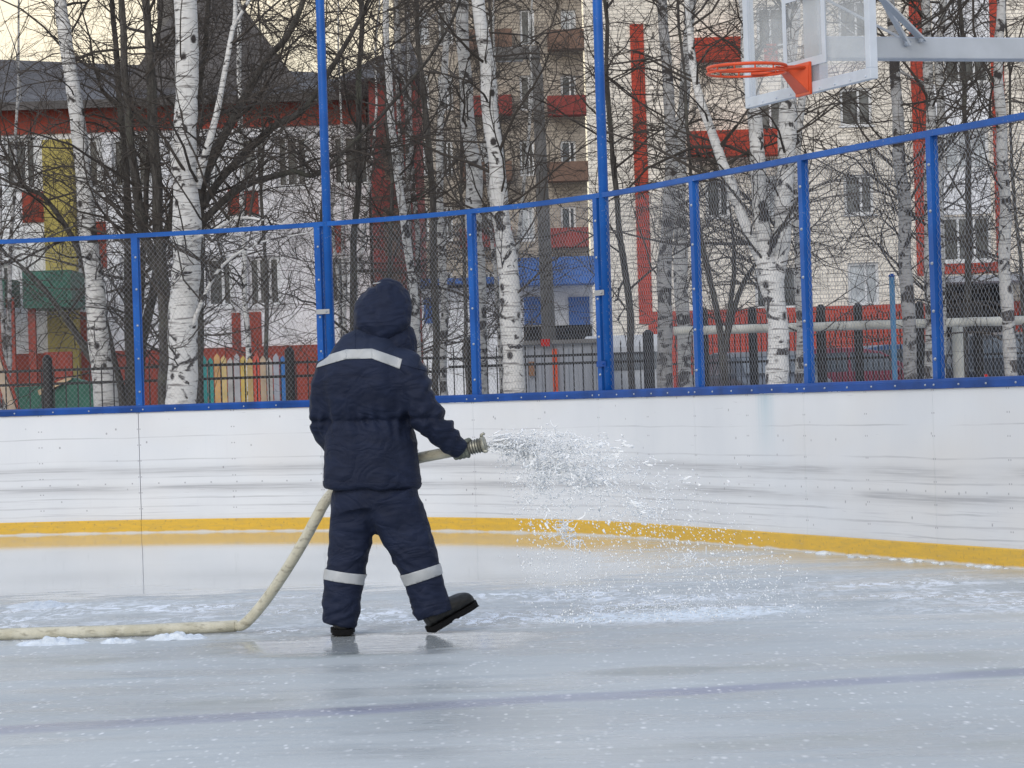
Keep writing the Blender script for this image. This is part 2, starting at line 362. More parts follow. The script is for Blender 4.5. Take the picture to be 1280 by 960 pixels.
MAT['orange'] = mat('orange_hoop_paint', (.62, .075, .02), .4, var=.15, vscale=8)
MAT['silver'] = mat('grey_painted_steel', (.42, .46, .52), .38, metal=.25, var=.12, vscale=4)
MAT['whiteframe'] = mat('white_frame_paint', (.50, .55, .62), .4, var=.1, vscale=6)
MAT['plexi'] = m_clear('clear_acrylic', (.60, .65, .70), .24)
MAT['glass'] = m_glass_pane()
MAT['curtain'] = mat('window_curtain', (.42, .45, .47), .8, var=.35, vscale=2)
MAT['pvc'] = mat('white_window_frame', (.62, .64, .66), .5)
MAT['wbrick'] = m_brick('white_brick', (.84, .79, .70), (.70, .66, .58), (.36, .34, .31))
MAT['rbrick'] = m_brick('red_painted_brick', (.42, .055, .03), (.36, .05, .03), (.22, .04, .03))
MAT['bbrick'] = m_brick('beige_brick', (.42, .38, .32), (.36, .32, .27), (.2, .18, .16))
MAT['wplaster'] = m_plaster('white_plaster', (.76, .78, .82))
MAT['redp'] = m_plaster('red_plaster', (.28, .05, .032))
MAT['dred'] = m_plaster('dark_red_plaster', (.24, .045, .04))
MAT['yelp'] = m_plaster('yellow_plaster', (.42, .35, .10))
MAT['brownp'] = m_plaster('brown_panel', (.16, .10, .075))
MAT['roof'] = mat('dark_sheet_roof', (.075, .07, .07), .6, var=.3, vscale=1.5)
MAT['bluew'] = m_plaster('blue_cladding', (.05, .14, .42))
MAT['greenp'] = mat('green_paint', (.02, .10, .07), .6, var=.3, vscale=3)
MAT['black'] = mat('black_iron', (.012, .012, .014), .5, var=.3, vscale=5)
MAT['greysteel'] = m_plaster('grey_sheet', (.36, .38, .42))
MAT['conc'] = mat('grey_concrete', (.16, .155, .15), .85, var=.25, vscale=3)
MAT['pipe'] = mat('pipe_wrap', (.50, .50, .46), .7, var=.25, vscale=4, bump=.5, bscale=12)
MAT['rubber'] = mat('tyre_rubber', (.02, .02, .02), .8)
MAT['tail'] = mat('tail_lamp', (.45, .01, .01), .25)
MAT['headl'] = mat('head_lamp', (.6, .62, .65), .15)
MAT['void'] = mat('dark_recess', (.02, .02, .022), .9)
MAT['slush'] = mat('slush', (.62, .68, .74), .3, var=.18, vscale=14, bump=.5, bscale=40)
MAT['snowg'] = m_plaster('dirty_snow', (.45, .46, .48), .4)
def paint(name, c, r=.3): return mat(name, c, r, var=.1, vscale=2)

# ------------------------------------------------------------------ setting: ground, ice, world
def ground_z(y): 
    t = min(1, max(0, (y-33)/14)); return -.06 + .50*t*t*(3-2*t)
mb = MB(); xs = [-400, -150, -60, -30, -15, 0, 15, 30, 60, 150, 400]; ys = [-120, -40, 0, 20, 33, 36, 39, 42, 45, 50, 60, 80, 120, 250, 700]
for y in ys:
    for x in xs: mb.v.append((x, y, ground_z(y)))
for j in range(len(ys)-1):
    for i in range(len(xs)-1):
        a = j*len(xs)+i; mb.f.append((a, a+1, a+1+len(xs), a+len(xs))); mb.m.append(0)
tag(mb.build('ground', MAT['snowg'], smooth=True), kind='structure')

POSTS = [(-11.8, 31.3), (-9.75, 31.45), (-7.68, 31.45), (-5.63, 31.33), (-3.617, 30.9), (-1.80, 29.96), (-.358, 28.67), (.72, 27.02), (1.43, 25.20), (2.117, 23.30), (2.807, 21.40), (3.50, 19.50), (4.02, 17.55), (4.32, 15.55), (4.45, 13.5)]
def cr(p0, p1, p2, p3, t):
    return .5*((2*p1)+(-p0+p2)*t+(2*p0-5*p1+4*p2-p3)*t*t+(-p0+3*p1-3*p2+p3)*t*t*t)
VP = [Vector((x, y, 0)) for x, y in POSTS]
def curve(i, t):        # i: bay index 0..len-2
    p0 = VP[max(0, i-1)]; p1 = VP[i]; p2 = VP[i+1]; p3 = VP[min(len(VP)-1, i+2)]
    p = cr(p0, p1, p2, p3, t); q = cr(p0, p1, p2, p3, t+.01) - cr(p0, p1, p2, p3, t-.01)
    q.normalize(); n = Vector((-q.y, q.x, 0))      # n points outwards (away from the rink)
    if n.y < 0: n = -n
    return p, n
# make outward consistent: tangent goes +x/-y, outward is (+,+)
# ice sheet
mb = MB(); NX = 60
pts = [Vector((-40, -20, 0)), Vector((-40, 31.2, 0))] + [curve(i, t/6)[0] + curve(i, t/6)[1]*.03 for i in range(len(VP)-1) for t in range(6)] + [Vector((4.5, -20, 0))]
mb.v = [tuple(p) for p in pts]; mb.f = [tuple(reversed(range(len(pts))))]; mb.m = [0]
tag(mb.build('ice', MAT['ice']), kind='structure')

# ------------------------------------------------------------------ rink boards
BAYS = len(VP)-1; ZB = 1.16
def ribbon(mb, uvs, i, t0, t1, prof, n=10, closed=True):   # prof: list of (offset outward, z)
    n0 = len(mb.v); k = len(prof)
    for a in range(n+1):
        t = t0+(t1-t0)*a/n; p, nn = curve(i, t)
        for (o, z) in prof:
            q = p+nn*o; mb.v.append((q.x, q.y, z)); uvs.append(((i-5+t)*2.0 - 0, z))
    for a in range(n):
        for j in range(k):
            b = n0+a*k+j; c = n0+a*k+(j+1) % k
            mb.f.append((b, b+k, c+k, c)); mb.m.append(0)
    mb.f.append(tuple(n0+j for j in range(k))); mb.m.append(0)
    mb.f.append(tuple(n0+n*k+j for j in reversed(range(k)))); mb.m.append(0)
wall = tag(empty('rink_board', VP[5]), 'scuffed white rink board wall with yellow kick strip and blue cap, curving round the ice', 'board wall')
for i in range(BAYS):
    ga = .0017 if i == 4 else .0006; gb = .0017 if i == 3 else .0006; g = ga
    mb = MB(); uv = []; ribbon(mb, uv, i, ga, 1-gb, [(0, .10), (0, ZB), (.02, ZB), (.02, .10)]); local(mb.build('panel', MAT['board'], wall, True, uv)).data.polygons.foreach_set('use_smooth', [False]*len(mb.f))
    mb = MB(); uv = []; ribbon(mb, uv, i, ga*.6, 1-gb*.6, [(-.010, -.03), (-.010, .118), (-.004, .126), (-.001, .126), (-.001, -.03)]); local(mb.build('kick_strip', MAT['yellow'], wall, False, uv))
mb = MB(); uv = []
for i in range(BAYS):
    ribbon(mb, uv, i, 0, 1, [(-.016, ZB+.002), (-.018, ZB+.05), (-.012, ZB+.066), (.085, ZB+.070), (.085, ZB+.04), (.022, ZB+.03), (.022, ZB+.002)])
for f in range(len(mb.f)): pass
def ico(mb, c, r, mi=0, s=(1,1,1)):
    g = (1+5**.5)/2; L = math.sqrt(1+g*g)
    vs = [(-1,g,0),(1,g,0),(-1,-g,0),(1,-g,0),(0,-1,g),(0,1,g),(0,-1,-g),(0,1,-g),(g,0,-1),(g,0,1),(-g,0,-1),(-g,0,1)]
    fs = [(0,11,5),(0,5,1),(0,1,7),(0,7,10),(0,10,11),(1,5,9),(5,11,4),(11,10,2),(10,7,6),(7,1,8),(3,9,4),(3,4,2),(3,2,6),(3,6,8),(3,8,9),(4,9,5),(2,4,11),(6,2,10),(8,6,7),(9,8,1)]
    mb.add([(c[0]+v[0]*r*s[0]/L, c[1]+v[1]*r*s[1]/L, c[2]+v[2]*r*s[2]/L) for v in vs], fs, mi)
for i in range(BAYS):
    for t in (.03, .2, .38, .57, .75, .97):
        p, n = curve(i, t); q = p - n*.018; ico(mb, (q.x, q.y, ZB+.028), .009, 1); uv.extend([(0, 0)]*12)
local(mb.build('cap_rail', [MAT['cap'], MAT['zinc']], wall))
# back framing of the boards
for i in range(BAYS+1):
    p, n = curve(min(i, BAYS-1), 0 if i < BAYS else 1)
    mb = MB(); q = p+n*.30; mb.bar((p.x+n.x*.05, p.y+n.y*.05, .9), (q.x, q.y, -.05), .04, .04); local(mb.build('back_brace', MAT['cap'], wall))

# ------------------------------------------------------------------ wire fence over the boards
fence = tag(empty('rink_fence', VP[5]), 'blue framed wire mesh fence standing on the rink boards', 'mesh fence')
ZT = 2.85
def nodep(i): return curve(min(i, BAYS-1), 0 if i < BAYS else 1)
for i in range(BAYS+1):
    p, n = nodep(i); t = Vector((n.y, -n.x, 0)); c = p+n*.055
    mb = MB()
    vs = [c+t*a+n*b for a, b in ((-.034,-.028),(.034,-.028),(.034,.028),(-.034,.028))]
    mb.add([(v.x, v.y, z) for z in (0, ZT) for v in vs], [(0,3,2,1),(4,5,6,7),(0,1,5,4),(1,2,6,5),(2,3,7,6),(3,0,4,7)])
    for z in (1.36, 1.68, 2.0, 2.35, 2.66):
        q = c - n*.03 + t*.012; ico(mb, (q.x, q.y, z), .013, 1)
    local(mb.build('post', [MAT['blue'], MAT['zinc']], fence))
mb = MB(); uv = []
for i in range(BAYS): ribbon(mb, uv, i, 0, 1, [(.03, ZT), (.03, ZT+.042), (.08, ZT+.042), (.08, ZT)])
local(mb.build('top_rail', MAT['blue'], fence))
for i in range(BAYS):
    mb = MB(); w = .0245; st = .028; ncol = int(2.0/w); ncol -= ncol % 2
    z0 = ZB+.07; nz = int((ZT-z0)/st)
    px = [curve(i, .017+.966*c/ncol) for c in range(ncol+1)]
    px = [p+n*.025 for p, n in px]
    nrm = curve(i, .5)[1]; tg = Vector((nrm.y, -nrm.x, 0)); r = .0011
    for c in range(ncol):
        n0 = len(mb.v)
        for k in range(nz+1):
            hi = (k % 2) ^ (c % 2); p = px[c+hi]; z = z0+k*st; o = (.0015 if c % 2 else -.0015)
            for (a, b) in ((0, r), (r*.87, -r*.5), (-r*.87, -r*.5)):
                mb.v.append((p.x+tg.x*a+nrm.x*(b+o+.03), p.y+tg.y*a+nrm.y*(b+o+.03), z))
        for k in range(nz):
            for j in range(3):
                a = n0+k*3+j; b = n0+k*3+(j+1) % 3; mb.f.append((a, b, b+3, a+3)); mb.m.append(0)
    local(mb.build('wire_mesh', MAT['wire'], fence))
    for t in (.017, .983):
        mb = MB(); p, n = curve(i, t); q = p+n*.062; mb.bar((q.x, q.y, z0), (q.x, q.y, ZT), .012, .012)
        local(mb.build('mesh_edge', MAT['blue'], fence))
# tall poles
for k, (ix, off, lab) in enumerate(((5, .10, 'left of the two tall blue poles rising above the rink fence'), (7, .105, 'right of the two tall blue poles, nearer the basketball hoop'))):
    p, n = nodep(ix); t = Vector((n.y, -n.x, 0)); c = p+t*off+n*.06
    e = tag(empty('tall_pole', (c.x, c.y, 0)), lab, 'pole', 'tall blue poles')
    mb = MB(); mb.tube([Vector((0,0,-.05)), Vector((0,0,7.5))], .041, 14); mb.build('pole', MAT['blue'], e, True)
    for z in (2.05, 1.45):
        mb = MB(); d = -t*off; mb.bar(-n*.046+t*.03+Vector((0,0,z)), d-n*.046-t*.02+Vector((0,0,z)), .008, .045); ico(mb, tuple(-n*.055+Vector((0,0,z))), .012)
        mb.build('bracket', MAT['zinc'] if z > 2 else MAT['cap'], e)

# ------------------------------------------------------------------ hoop
bl = Vector((1.4755, 19.35)); br = Vector((2.049, 17.70)); bd = (br-bl); BW = bd.length; bd.normalize(); bn = Vector((-.945, -.328)).normalized(); bn = Vector((bd.y, -bd.x)); 
if bn.x > 0: bn = -bn
bc = (bl+br)/2
hoop = tag(empty('basketball_hoop', (bc.x-bn.x*2.75, bc.y-bn.y*2.75, -.05), 0), 'basketball backboard with orange rim on a grey arm reaching over the rink', 'basketball hoop')
def H(u, o, z):         # u along the board, o out of the front face, z height
    p = bc+bd*u+bn*o; return Vector((p.x, p.y, z))
def hbox(mb, u0, u1, o0, o1, z0, z1):
    vs = [H(u, o, z) for z in (z0, z1) for u, o in ((u0,o0),(u1,o0),(u1,o1),(u0,o1))]
    mb.add(vs, [(0,3,2,1),(4,5,6,7),(0,1,5,4),(1,2,6,5),(2,3,7,6),(3,0,4,7)])
W2 = BW/2; ZH0, ZH1 = 2.895, 3.945
mb = MB(); hbox(mb, -W2+.02, W2-.02, -.006, .006, ZH0+.02, ZH1-.02); local(mb.build('backboard_pane', MAT['plexi'], hoop))
mb = MB(); fw = .062
hbox(mb, -W2, W2, -.035, .012, ZH0, ZH0+fw); hbox(mb, -W2, W2, -.035, .012, ZH1-fw, ZH1)
hbox(mb, -W2, -W2+fw, -.0345, .0115, ZH0+fw, ZH1-fw); hbox(mb, W2-fw, W2, -.0345, .0115, ZH0+fw, ZH1-fw)
for i in range(9):
    for z in (ZH0+.018, ZH1-.018):
        c = H(-W2+.06+i*(BW-.12)/8, .014, z); ico(mb, tuple(c), .008)
fr = local(mb.build('backboard_frame', MAT['whiteframe'], hoop)); bevel(fr, .003)
mb = MB(); t0, t1, z0, z1 = -.295, .295, 3.05, 3.50
for (a, b, c, d) in ((t0, t1, z0, z0+.05), (t0, t1, z1-.05, z1), (t0, t0+.05, z0+.05, z1-.05), (t1-.05, t1, z0+.05, z1-.05)): hbox(mb, a, b, .008, .011, c, d)
local(mb.build('target_rectangle', MAT['whiteframe'], hoop))
mb = MB()
hbox(mb, -.10, .10, .013, .030, 2.885, 3.075)
rc = (.15+.225); 
v = [H(-.10, .03, 3.055), H(.10, .03, 3.055), H(.055, .16, 3.055), H(-.055, .16, 3.055), H(-.09, .03, 2.90), H(.09, .03, 2.90), H(.05, .15, 3.03), H(-.05, .15, 3.03)]
mb.add(v, [(0,1,2,3),(7,6,5,4),(0,4,5,1),(1,5,6,2),(2,6,7,3),(3,7,4,0)])
local(bevel(mb.build('rim_bracket', MAT['orange'], hoop), .003))
mb = MB()
for rr, zz, th in ((.225, 3.05, .010), (.228, 3.018, .007)):
    mb.tube([H(math.cos(a)*rr, rc+math.sin(a)*rr, zz) for a in [2*PI*i/48 for i in range(49)]], th, 8, cap=False)
for i in range(12):
    a = 2*PI*i/12+.2; mb.tube([H(math.cos(a)*.226, rc+math.sin(a)*.226, 3.05), H(math.cos(a)*.226, rc+math.sin(a)*.226, 3.018)], .005, 6)
for sg in (-1, 1): mb.tube([H(sg*.08, .03, 3.04), H(sg*.13, .20, 3.03), H(sg*.18, .27, 3.03)], .009, 8)
local(mb.build('rim', MAT['orange'], hoop, True))
mb = MB(); hbox(mb, -.065, .065, -2.75, -.09, 3.095, 3.225); arm = local(bevel(mb.build('arm', MAT['silver'], hoop), .008))
mb = MB(); hbox(mb, -.10, .10, -.09, -.036, 2.93, 3.60); hbox(mb, -.45, .45, -.0895, -.0365, 3.60, 3.68); hbox(mb, -.02, .02, -.088, -.037, 2.95, 3.60)
local(mb.build('mounting_frame', MAT['silver'], hoop))
for sg in (-1, 1):
    mb = MB(); a, b = H(sg*.40, -.07, 3.62), H(sg*.075, -.72, 3.20)
    mb.bar(a, b, .05, .012); ico(mb, tuple(H(sg*.088, -.70, 3.205)), .02); local(mb.build('strut', MAT['silver'], hoop))
mb = MB(); a, b = H(.082, -.62, 3.17), H(.082, -.18, 3.92); mb.bar(a, b, .055, .014); ico(mb, tuple(H(.09, -.61, 3.185)), .022); local(mb.build('strut', MAT['silver'], hoop))
mb = MB(); mb.bar(H(0, -1.55, 3.08), H(0, -2.75, 2.2), .05, .06); local(mb.build('lower_brace', MAT['silver'], hoop))
mb = MB(); hbox(mb, -.08, .08, -2.83, -2.67, -.06, 3.35); local(bevel(mb.build('post', MAT['silver'], hoop), .008))

# ------------------------------------------------------------------ person
YP = 16.4; S = F/YP
def pp(px, py, dy=0): return at(px, py, YP+dy)
def P2M(a): return a/S
def loft(mb, rings, n=20, sup=2.3):    # rings: (px,py,dy, a_px, b_m)
    cs = [pp(r[0], r[1], r[2]) for r in rings]; n0 = len(mb.v); k = len(rings)
    for i, r in enumerate(rings):
        t = (cs[min(k-1, i+1)]-cs[max(0, i-1)]).normalized()
        yv = Vector((0, 1, 0)); sd = t.cross(yv)
        if sd.length < .15: sd = Vector((1, 0, 0))
        sd.normalize(); dp = sd.cross(t).normalized()
        a = P2M(r[3]); b = r[4]
        for j in range(n):
            an = 2*PI*j/n; ca, sa = math.cos(an), math.sin(an)
            e = 2/sup; x = math.copysign(abs(ca)**e, ca)*a; y = math.copysign(abs(sa)**e, sa)*b
            mb.v.append(tuple(cs[i]+sd*x+dp*y))
    for i in range(k-1):
        for j in range(n):
            a = n0+i*n+j; b = n0+i*n+(j+1) % n; mb.f.append((a, b, b+n, a+n)); mb.m.append(0)
    mb.f.append(tuple(n0+j for j in reversed(range(n)))); mb.m.append(0)
    mb.f.append(tuple(n0+(k-1)*n+j for j in range(n))); mb.m.append(0)
def remesh(mb, vox, smooth=6, fac=.5):
    me = bpy.data.meshes.new('tmp'); me.from_pydata([tuple(v) for v in mb.v], [], mb.f)
    bm = bmesh.new(); bm.from_mesh(me); bmesh.ops.recalc_face_normals(bm, faces=bm.faces); bm.to_mesh(me); bm.free()
    o = bpy.data.objects.new('tmp', me); C.objects.link(o)
    r = o.modifiers.new('r', 'REMESH'); r.mode = 'VOXEL'; r.voxel_size = vox
    s = o.modifiers.new('s', 'SMOOTH'); s.iterations = smooth; s.factor = fac
    dg = bpy.context.evaluated_depsgraph_get(); dg.update()
    nm = bpy.data.meshes.new_from_object(o.evaluated_get(dg)); bpy.data.objects.remove(o)
    return nm
def displace(me, fn):
    me.update(); no = [v.normal.copy() for v in me.vertices]
    for v, n in zip(me.vertices, no): v.co += n*fn(v.co)
    me.update()
def link_part(name, me, m, parent, smooth=True):
    me.name = name; me.materials.clear(); me.materials.append(m)
    if smooth: me.polygons.foreach_set('use_smooth', [True]*len(me.polygons))
    me.transform(Matrix.Translation(-parent.location))
    o = bpy.data.objects.new(name, me); C.objects.link(o); o.parent = parent; return o
foot0 = pp(470, 795); foot0.z = 0
man = tag(empty('person', foot0), 'person in navy hooded workwear seen from behind, spraying water on the ice from a hose', 'person')

def fold(p, amp, fx, fz, seed=0.0, ang=0.0):
    q = Vector((p.x*fx+p.z*ang*fx+seed, p.y*fx*.7+seed, p.z*fz)); a = noise.noise(q); q2 = q*2.1
    return amp*((1-abs(a)*2.2)*.8-.45 + noise.noise(q2)*.5)

# jacket
mb = MB()
loft(mb, [(465,611,.04,58,.165),(465,606,.04,62,.175),(464,585,.04,61,.170),(463,560,.04,59,.165),(461,540,.04,56,.155),(460,530,.04,52,.146),(460,526,.04,50.5,.142),(460,522,.04,52,.146),(461,508,.03,57,.158),(462,480,.02,62,.165),(463,462,.02,60,.16),(464,448,.02,52,.15),(467,436,.03,41,.135),(472,424,.05,29,.115),(478,414,.06,24,.10)], 28, 2.5)
loft(mb, [(492,447,.0,17,.09),(508,458,-.02,22,.10),(517,478,-.04,22.5,.10),(523,500,-.06,21.5,.095),(532,519,-.06,21.5,.09),(544,534,-.04,19,.08),(556,545,-.01,17,.07),(566,554,.015,15,.062),(573,560,.035,13.5,.055),(577,563.5,.045,12,.05)], 18, 2.2)
loft(mb, [(432,450,.03,17,.09),(415,464,.05,21,.10),(408,488,.06,20,.10),(405,512,.08,19,.095),(406,530,.12,18,.09),(412,547,.18,17,.08),(420,560,.25,15,.07),(432,570,.32,13,.06),(438,574,.35,12,.055)], 18, 2.2)
jme = remesh(mb, .011, 7)
zw = pp(460, 526).z
def jf(p):
    d = fold(p, .0045, 7, 13, 3.1, .5) + noise.noise(p*26)*.0022
    dz = p.z-zw
    g = math.exp(-(dz/.085)**2)     # gathers along the waist
    d += g*.012*math.sin(p.x*95+noise.noise(p*9)*4)*(.6+.4*noise.noise(p*14))
    d -= .013*math.exp(-(dz/.012)**2)
    # quilting swell
    d += .004*math.sin(p.x*34+noise.noise(p*4)*3)
    # sleeve rumples on the right arm
    if p.x > pp(525, 500).x:
        d += .009*math.sin((p.x+(-p.z))*62+noise.noise(p*8)*3.0)*(.55+.45*noise.noise(p*11))
    return d
displace(jme, jf)
jac = link_part('jacket', jme.copy(), MAT['cloth'], man)
def cutstrip(me, planes, off, name, m, parent, thick=.0022):
    bm = bmesh.new(); bm.from_mesh(me)
    for co, no in planes:
        bmesh.ops.bisect_plane(bm, geom=bm.verts[:]+bm.edges[:]+bm.faces[:], plane_co=co, plane_no=no, clear_outer=True)
    bm.normal_update()
    ns = [(v, v.normal.copy()) for v in bm.verts]
    for v, n in ns: v.co += n*off
    nm = bpy.data.meshes.new(name); bm.to_mesh(nm); bm.free()
    o = link_part(name, nm, m, man); o.parent = parent; s = o.modifiers.new('s', 'SOLIDIFY'); s.thickness = thick; s.offset = -1; return o
def pl(p1, p2, side):      # plane through two pixels, containing the depth axis; keeps the side where 'side' pixel is
    a, b = pp(*p1), pp(*p2); n = (b-a).cross(Vector((0, 1, 0))).normalized(); s = pp(*side)
    if (s-a).dot(n) > 0: n = -n
    return a, n
back = (Vector((0, YP+.0, 0)), Vector((0, 1, 0)))
vL, vR = pl((434,400),(434,500),(410,450)), pl((466,400),(466,500),(490,450))
vL2, vR2 = pl((434,400),(434,500),(450,450)), pl((466,400),(466,500),(450,450))
cutstrip(jme, [pl((396,449),(434,437.5),(430,470)), pl((396,460),(434,449.5),(430,430)), vL, back], .004, 'reflective_stripe', MAT['reflect'], jac)
cutstrip(jme, [pl((434,437.5),(466,436.5),(450,470)), pl((434,449.5),(466,448.5),(450,430)), vL2, vR2, back], .004, 'reflective_stripe', MAT['reflect'], jac)
cutstrip(jme, [pl((466,436.5),(504,449.5),(490,470)), pl((466,448.5),(502,462),(490,430)), vR, pl((504,449),(500.5,462),(480,450)), back], .004, 'reflective_stripe', MAT['reflect'], jac)
# lighter shoulder yoke above the stripe
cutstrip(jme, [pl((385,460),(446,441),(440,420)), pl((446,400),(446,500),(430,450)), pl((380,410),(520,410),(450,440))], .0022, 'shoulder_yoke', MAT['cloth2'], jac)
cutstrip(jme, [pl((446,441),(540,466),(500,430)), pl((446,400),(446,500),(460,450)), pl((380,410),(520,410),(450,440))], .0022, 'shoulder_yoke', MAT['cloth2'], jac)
# hem band
cutstrip(jme, [pl((380,601),(540,604),(460,620))], .004, 'hem_band', MAT['cloth'], jac, .008)
# collar
mb = MB()
loft(mb, [(484,443,.06,37,.13),(486,434,.07,36,.135),(488,424,.08,34,.135),(488,416,.09,30,.12),(486,410,.09,22,.09)], 24, 2.2)
cme = remesh(mb, .009, 4); displace(cme, lambda p: noise.noise(p*40)*.006+noise.noise(p*90)*.003)
link_part('collar', cme, MAT['cloth'], man)
# hood: a shell with an opening
mb = MB()
loft(mb, [(476,350.5,.05,4,.03),(477,352.5,.05,11,.065),(479,356.5,.05,20,.10),(480,364,.055,28,.128),(481,374,.06,34,.142),(480.5,386,.06,37.5,.15),(479,399,.055,38.5,.152),(477.5,410,.045,38,.15),(479,415,.045,36,.14),(483,422,.05,31,.12)], 30, 2.1)
hme = remesh(mb, .010, 4)
hc = pp(479, 390, .06)
def hf(p):
    d = fold(p, .008, 9, 5, 9.0, .6) + .005*math.exp(-((p.z-pp(478,362).z)/.03)**2)*math.sin(p.x*120)
    d -= .006*math.exp(-((p.x-pp(470, 380).x)/.010)**2)      # centre seam
    return d + noise.noise(p*30)*.002
displace(hme, hf)
bm = bmesh.new(); bm.from_mesh(hme)
fd = Vector((.80, .58, -.14)).normalized()
bmesh.ops.bisect_plane(bm, geom=bm.verts[:]+bm.edges[:]+bm.faces[:], plane_co=hc+fd*.088, plane_no=fd, clear_outer=True)
bm.to_mesh(hme); bm.free()
ho = link_part('hood', hme, MAT['cloth'], man); s = ho.modifiers.new('s', 'SOLIDIFY'); s.thickness = .012; s.offset = -1
# toggle on the hood's top
mb = MB(); mb.bar(pp(466,354.5,-.015), pp(477,353.0,-.012), .004, .006); link_part('hood_tab', (lambda o: (o.data, C.objects.unlink(o))[0])(mb.build('t', MAT['reflect'])), MAT['reflect'], ho if False else man, False)

# body inside the clothes: head with a face, neck, trunk and limbs as one surface
mb = MB()
loft(mb, [(478,433,.05,14,.06),(479,420,.06,13,.06),(481,412,.07,15,.07),(482,404,.075,21,.095),(482,392,.075,23,.105),(481,380,.07,23.5,.105),(480,370,.065,20,.09),(479,363,.06,11,.05)], 20, 2)
loft(mb, [(466,605,.04,44,.12),(462,560,.04,42,.12),(461,525,.04,38,.11),(462,480,.03,44,.12),(466,452,.03,38,.10),(474,436,.05,20,.07),(478,425,.06,13,.06)], 20, 2.2)
loft(mb, [(500,456,.0,13,.06),(517,484,-.04,13,.06),(532,519,-.05,11,.05),(556,545,-.01,9.5,.04),(572,560,.03,8,.032)], 14, 2)
loft(mb, [(425,458,.04,13,.06),(409,488,.06,13,.06),(406,525,.11,11,.05),(420,558,.24,9,.04),(438,574,.35,8,.032)], 14, 2)
loft(mb, [(447,600,.04,24,.10),(441,650,.05,22,.09),(434,700,.06,17,.07),(430,745,.05,16,.06),(427,780,.05,11,.045)], 14, 2)
loft(mb, [(487,600,.02,25,.10),(505,650,.0,23,.09),(522,700,.0,17,.07),(532,740,.0,15,.06),(541,772,.0,11,.045)], 14, 2)
# nose, brow, chin, ears
face = hc+fd*.10
up = Vector((0, 0, 1)); sdv = fd.cross(up).normalized()
def blob(c, r, s=(1,1,1)): ico(mb, tuple(c), r, 0, s)
hd = pp(481, 390, .072)
mb.tube([hd+fd*.098+up*.02, hd+fd*.118-up*.01, hd+fd*.122-up*.022, hd+fd*.10-up*.03], [.010, .012, .016, .012], 8)
mb.tube([hd+fd*.092-sdv*.035+up*.03, hd+fd*.104+up*.032, hd+fd*.092+sdv*.035+up*.03], .010, 6)
mb.tube([hd+fd*.09-sdv*.02-up*.055, hd+fd*.101-up*.052, hd+fd*.09+sdv*.02-up*.055], .009, 6)
mb.tube([hd+fd*.08-up*.085, hd+fd*.093-up*.088], .016, 8)
bme = remesh(mb, .007, 3)
body = link_part('body', bme, MAT['skin'], man)
for sg in (-1, 1):
    mb = MB(); c = hd+fd*.093+sdv*(.032*sg)+up*.012; ico(mb, tuple(c), .011); link_part('eye', (lambda o: (o.data, C.objects.unlink(o))[0])(mb.build('t', MAT['boot'])), MAT['boot'], man)

# trousers
mb = MB()
loft(mb, [(467,588,.04,50,.14),(467,605,.04,54,.15),(468,622,.04,56,.155),(470,640,.03,55,.15)], 26, 2.4)
loft(mb, [(446,620,.05,34,.135),(442,645,.055,31.5,.125),(440,665,.06,30,.12),(436.5,688,.06,28.5,.115),(433,706,.06,28,.11),(430.5,722,.055,27.5,.11),(428,742,.05,26.5,.108),(426.5,760,.05,26,.105),(425,775,.05,24.5,.10),(423.5,783,.05,22.5,.095)], 22, 2.3)
loft(mb, [(487,620,.0,38,.14),(497,642,.0,36,.135),(505,662,.0,34.5,.13),(513,680,-.01,32,.12),(520,697,-.01,30,.115),(525,711,-.01,27.5,.11),(529,725,-.01,26.5,.105),(534,742,.0,26,.10),(539,757,.0,26,.098),(544,770,.0,25,.095)], 22, 2.3)
tme = remesh(mb, .010, 6)
def tf(p):
    zc = p.z
    d = fold(p, .0065, 5, 11, 1.7, .9) - .008 + noise.noise(p*24)*.002
    k = math.exp(-((zc-.42)/.16)**2); d += k*.004*math.sin(zc*85+p.x*30+noise.noise(p*7)*9)*(.5+noise.noise(p*6))
    k2 = math.exp(-((zc-.10)/.08)**2); d += k2*.004*math.sin(zc*100+noise.noise(p*9)*9)
    return d
displace(tme, tf)
tro = link_part('trousers', tme.copy(), MAT['cloth'], man)
lx = (470, 600), (470, 800), (420, 700)
cutstrip(tme, [pl((403,711),(459,719),(430,760)), pl((403,724),(457,732),(430,690)), pl((474,650),(480,800),(430,720))], .0045, 'reflective_stripe', MAT['reflect'], tro)
cutstrip(tme, [pl((497,720),(553,703),(530,760)), pl((502,734),(555,716),(525,690)), pl((474,650),(480,800),(530,720))], .0045, 'reflective_stripe', MAT['reflect'], tro)

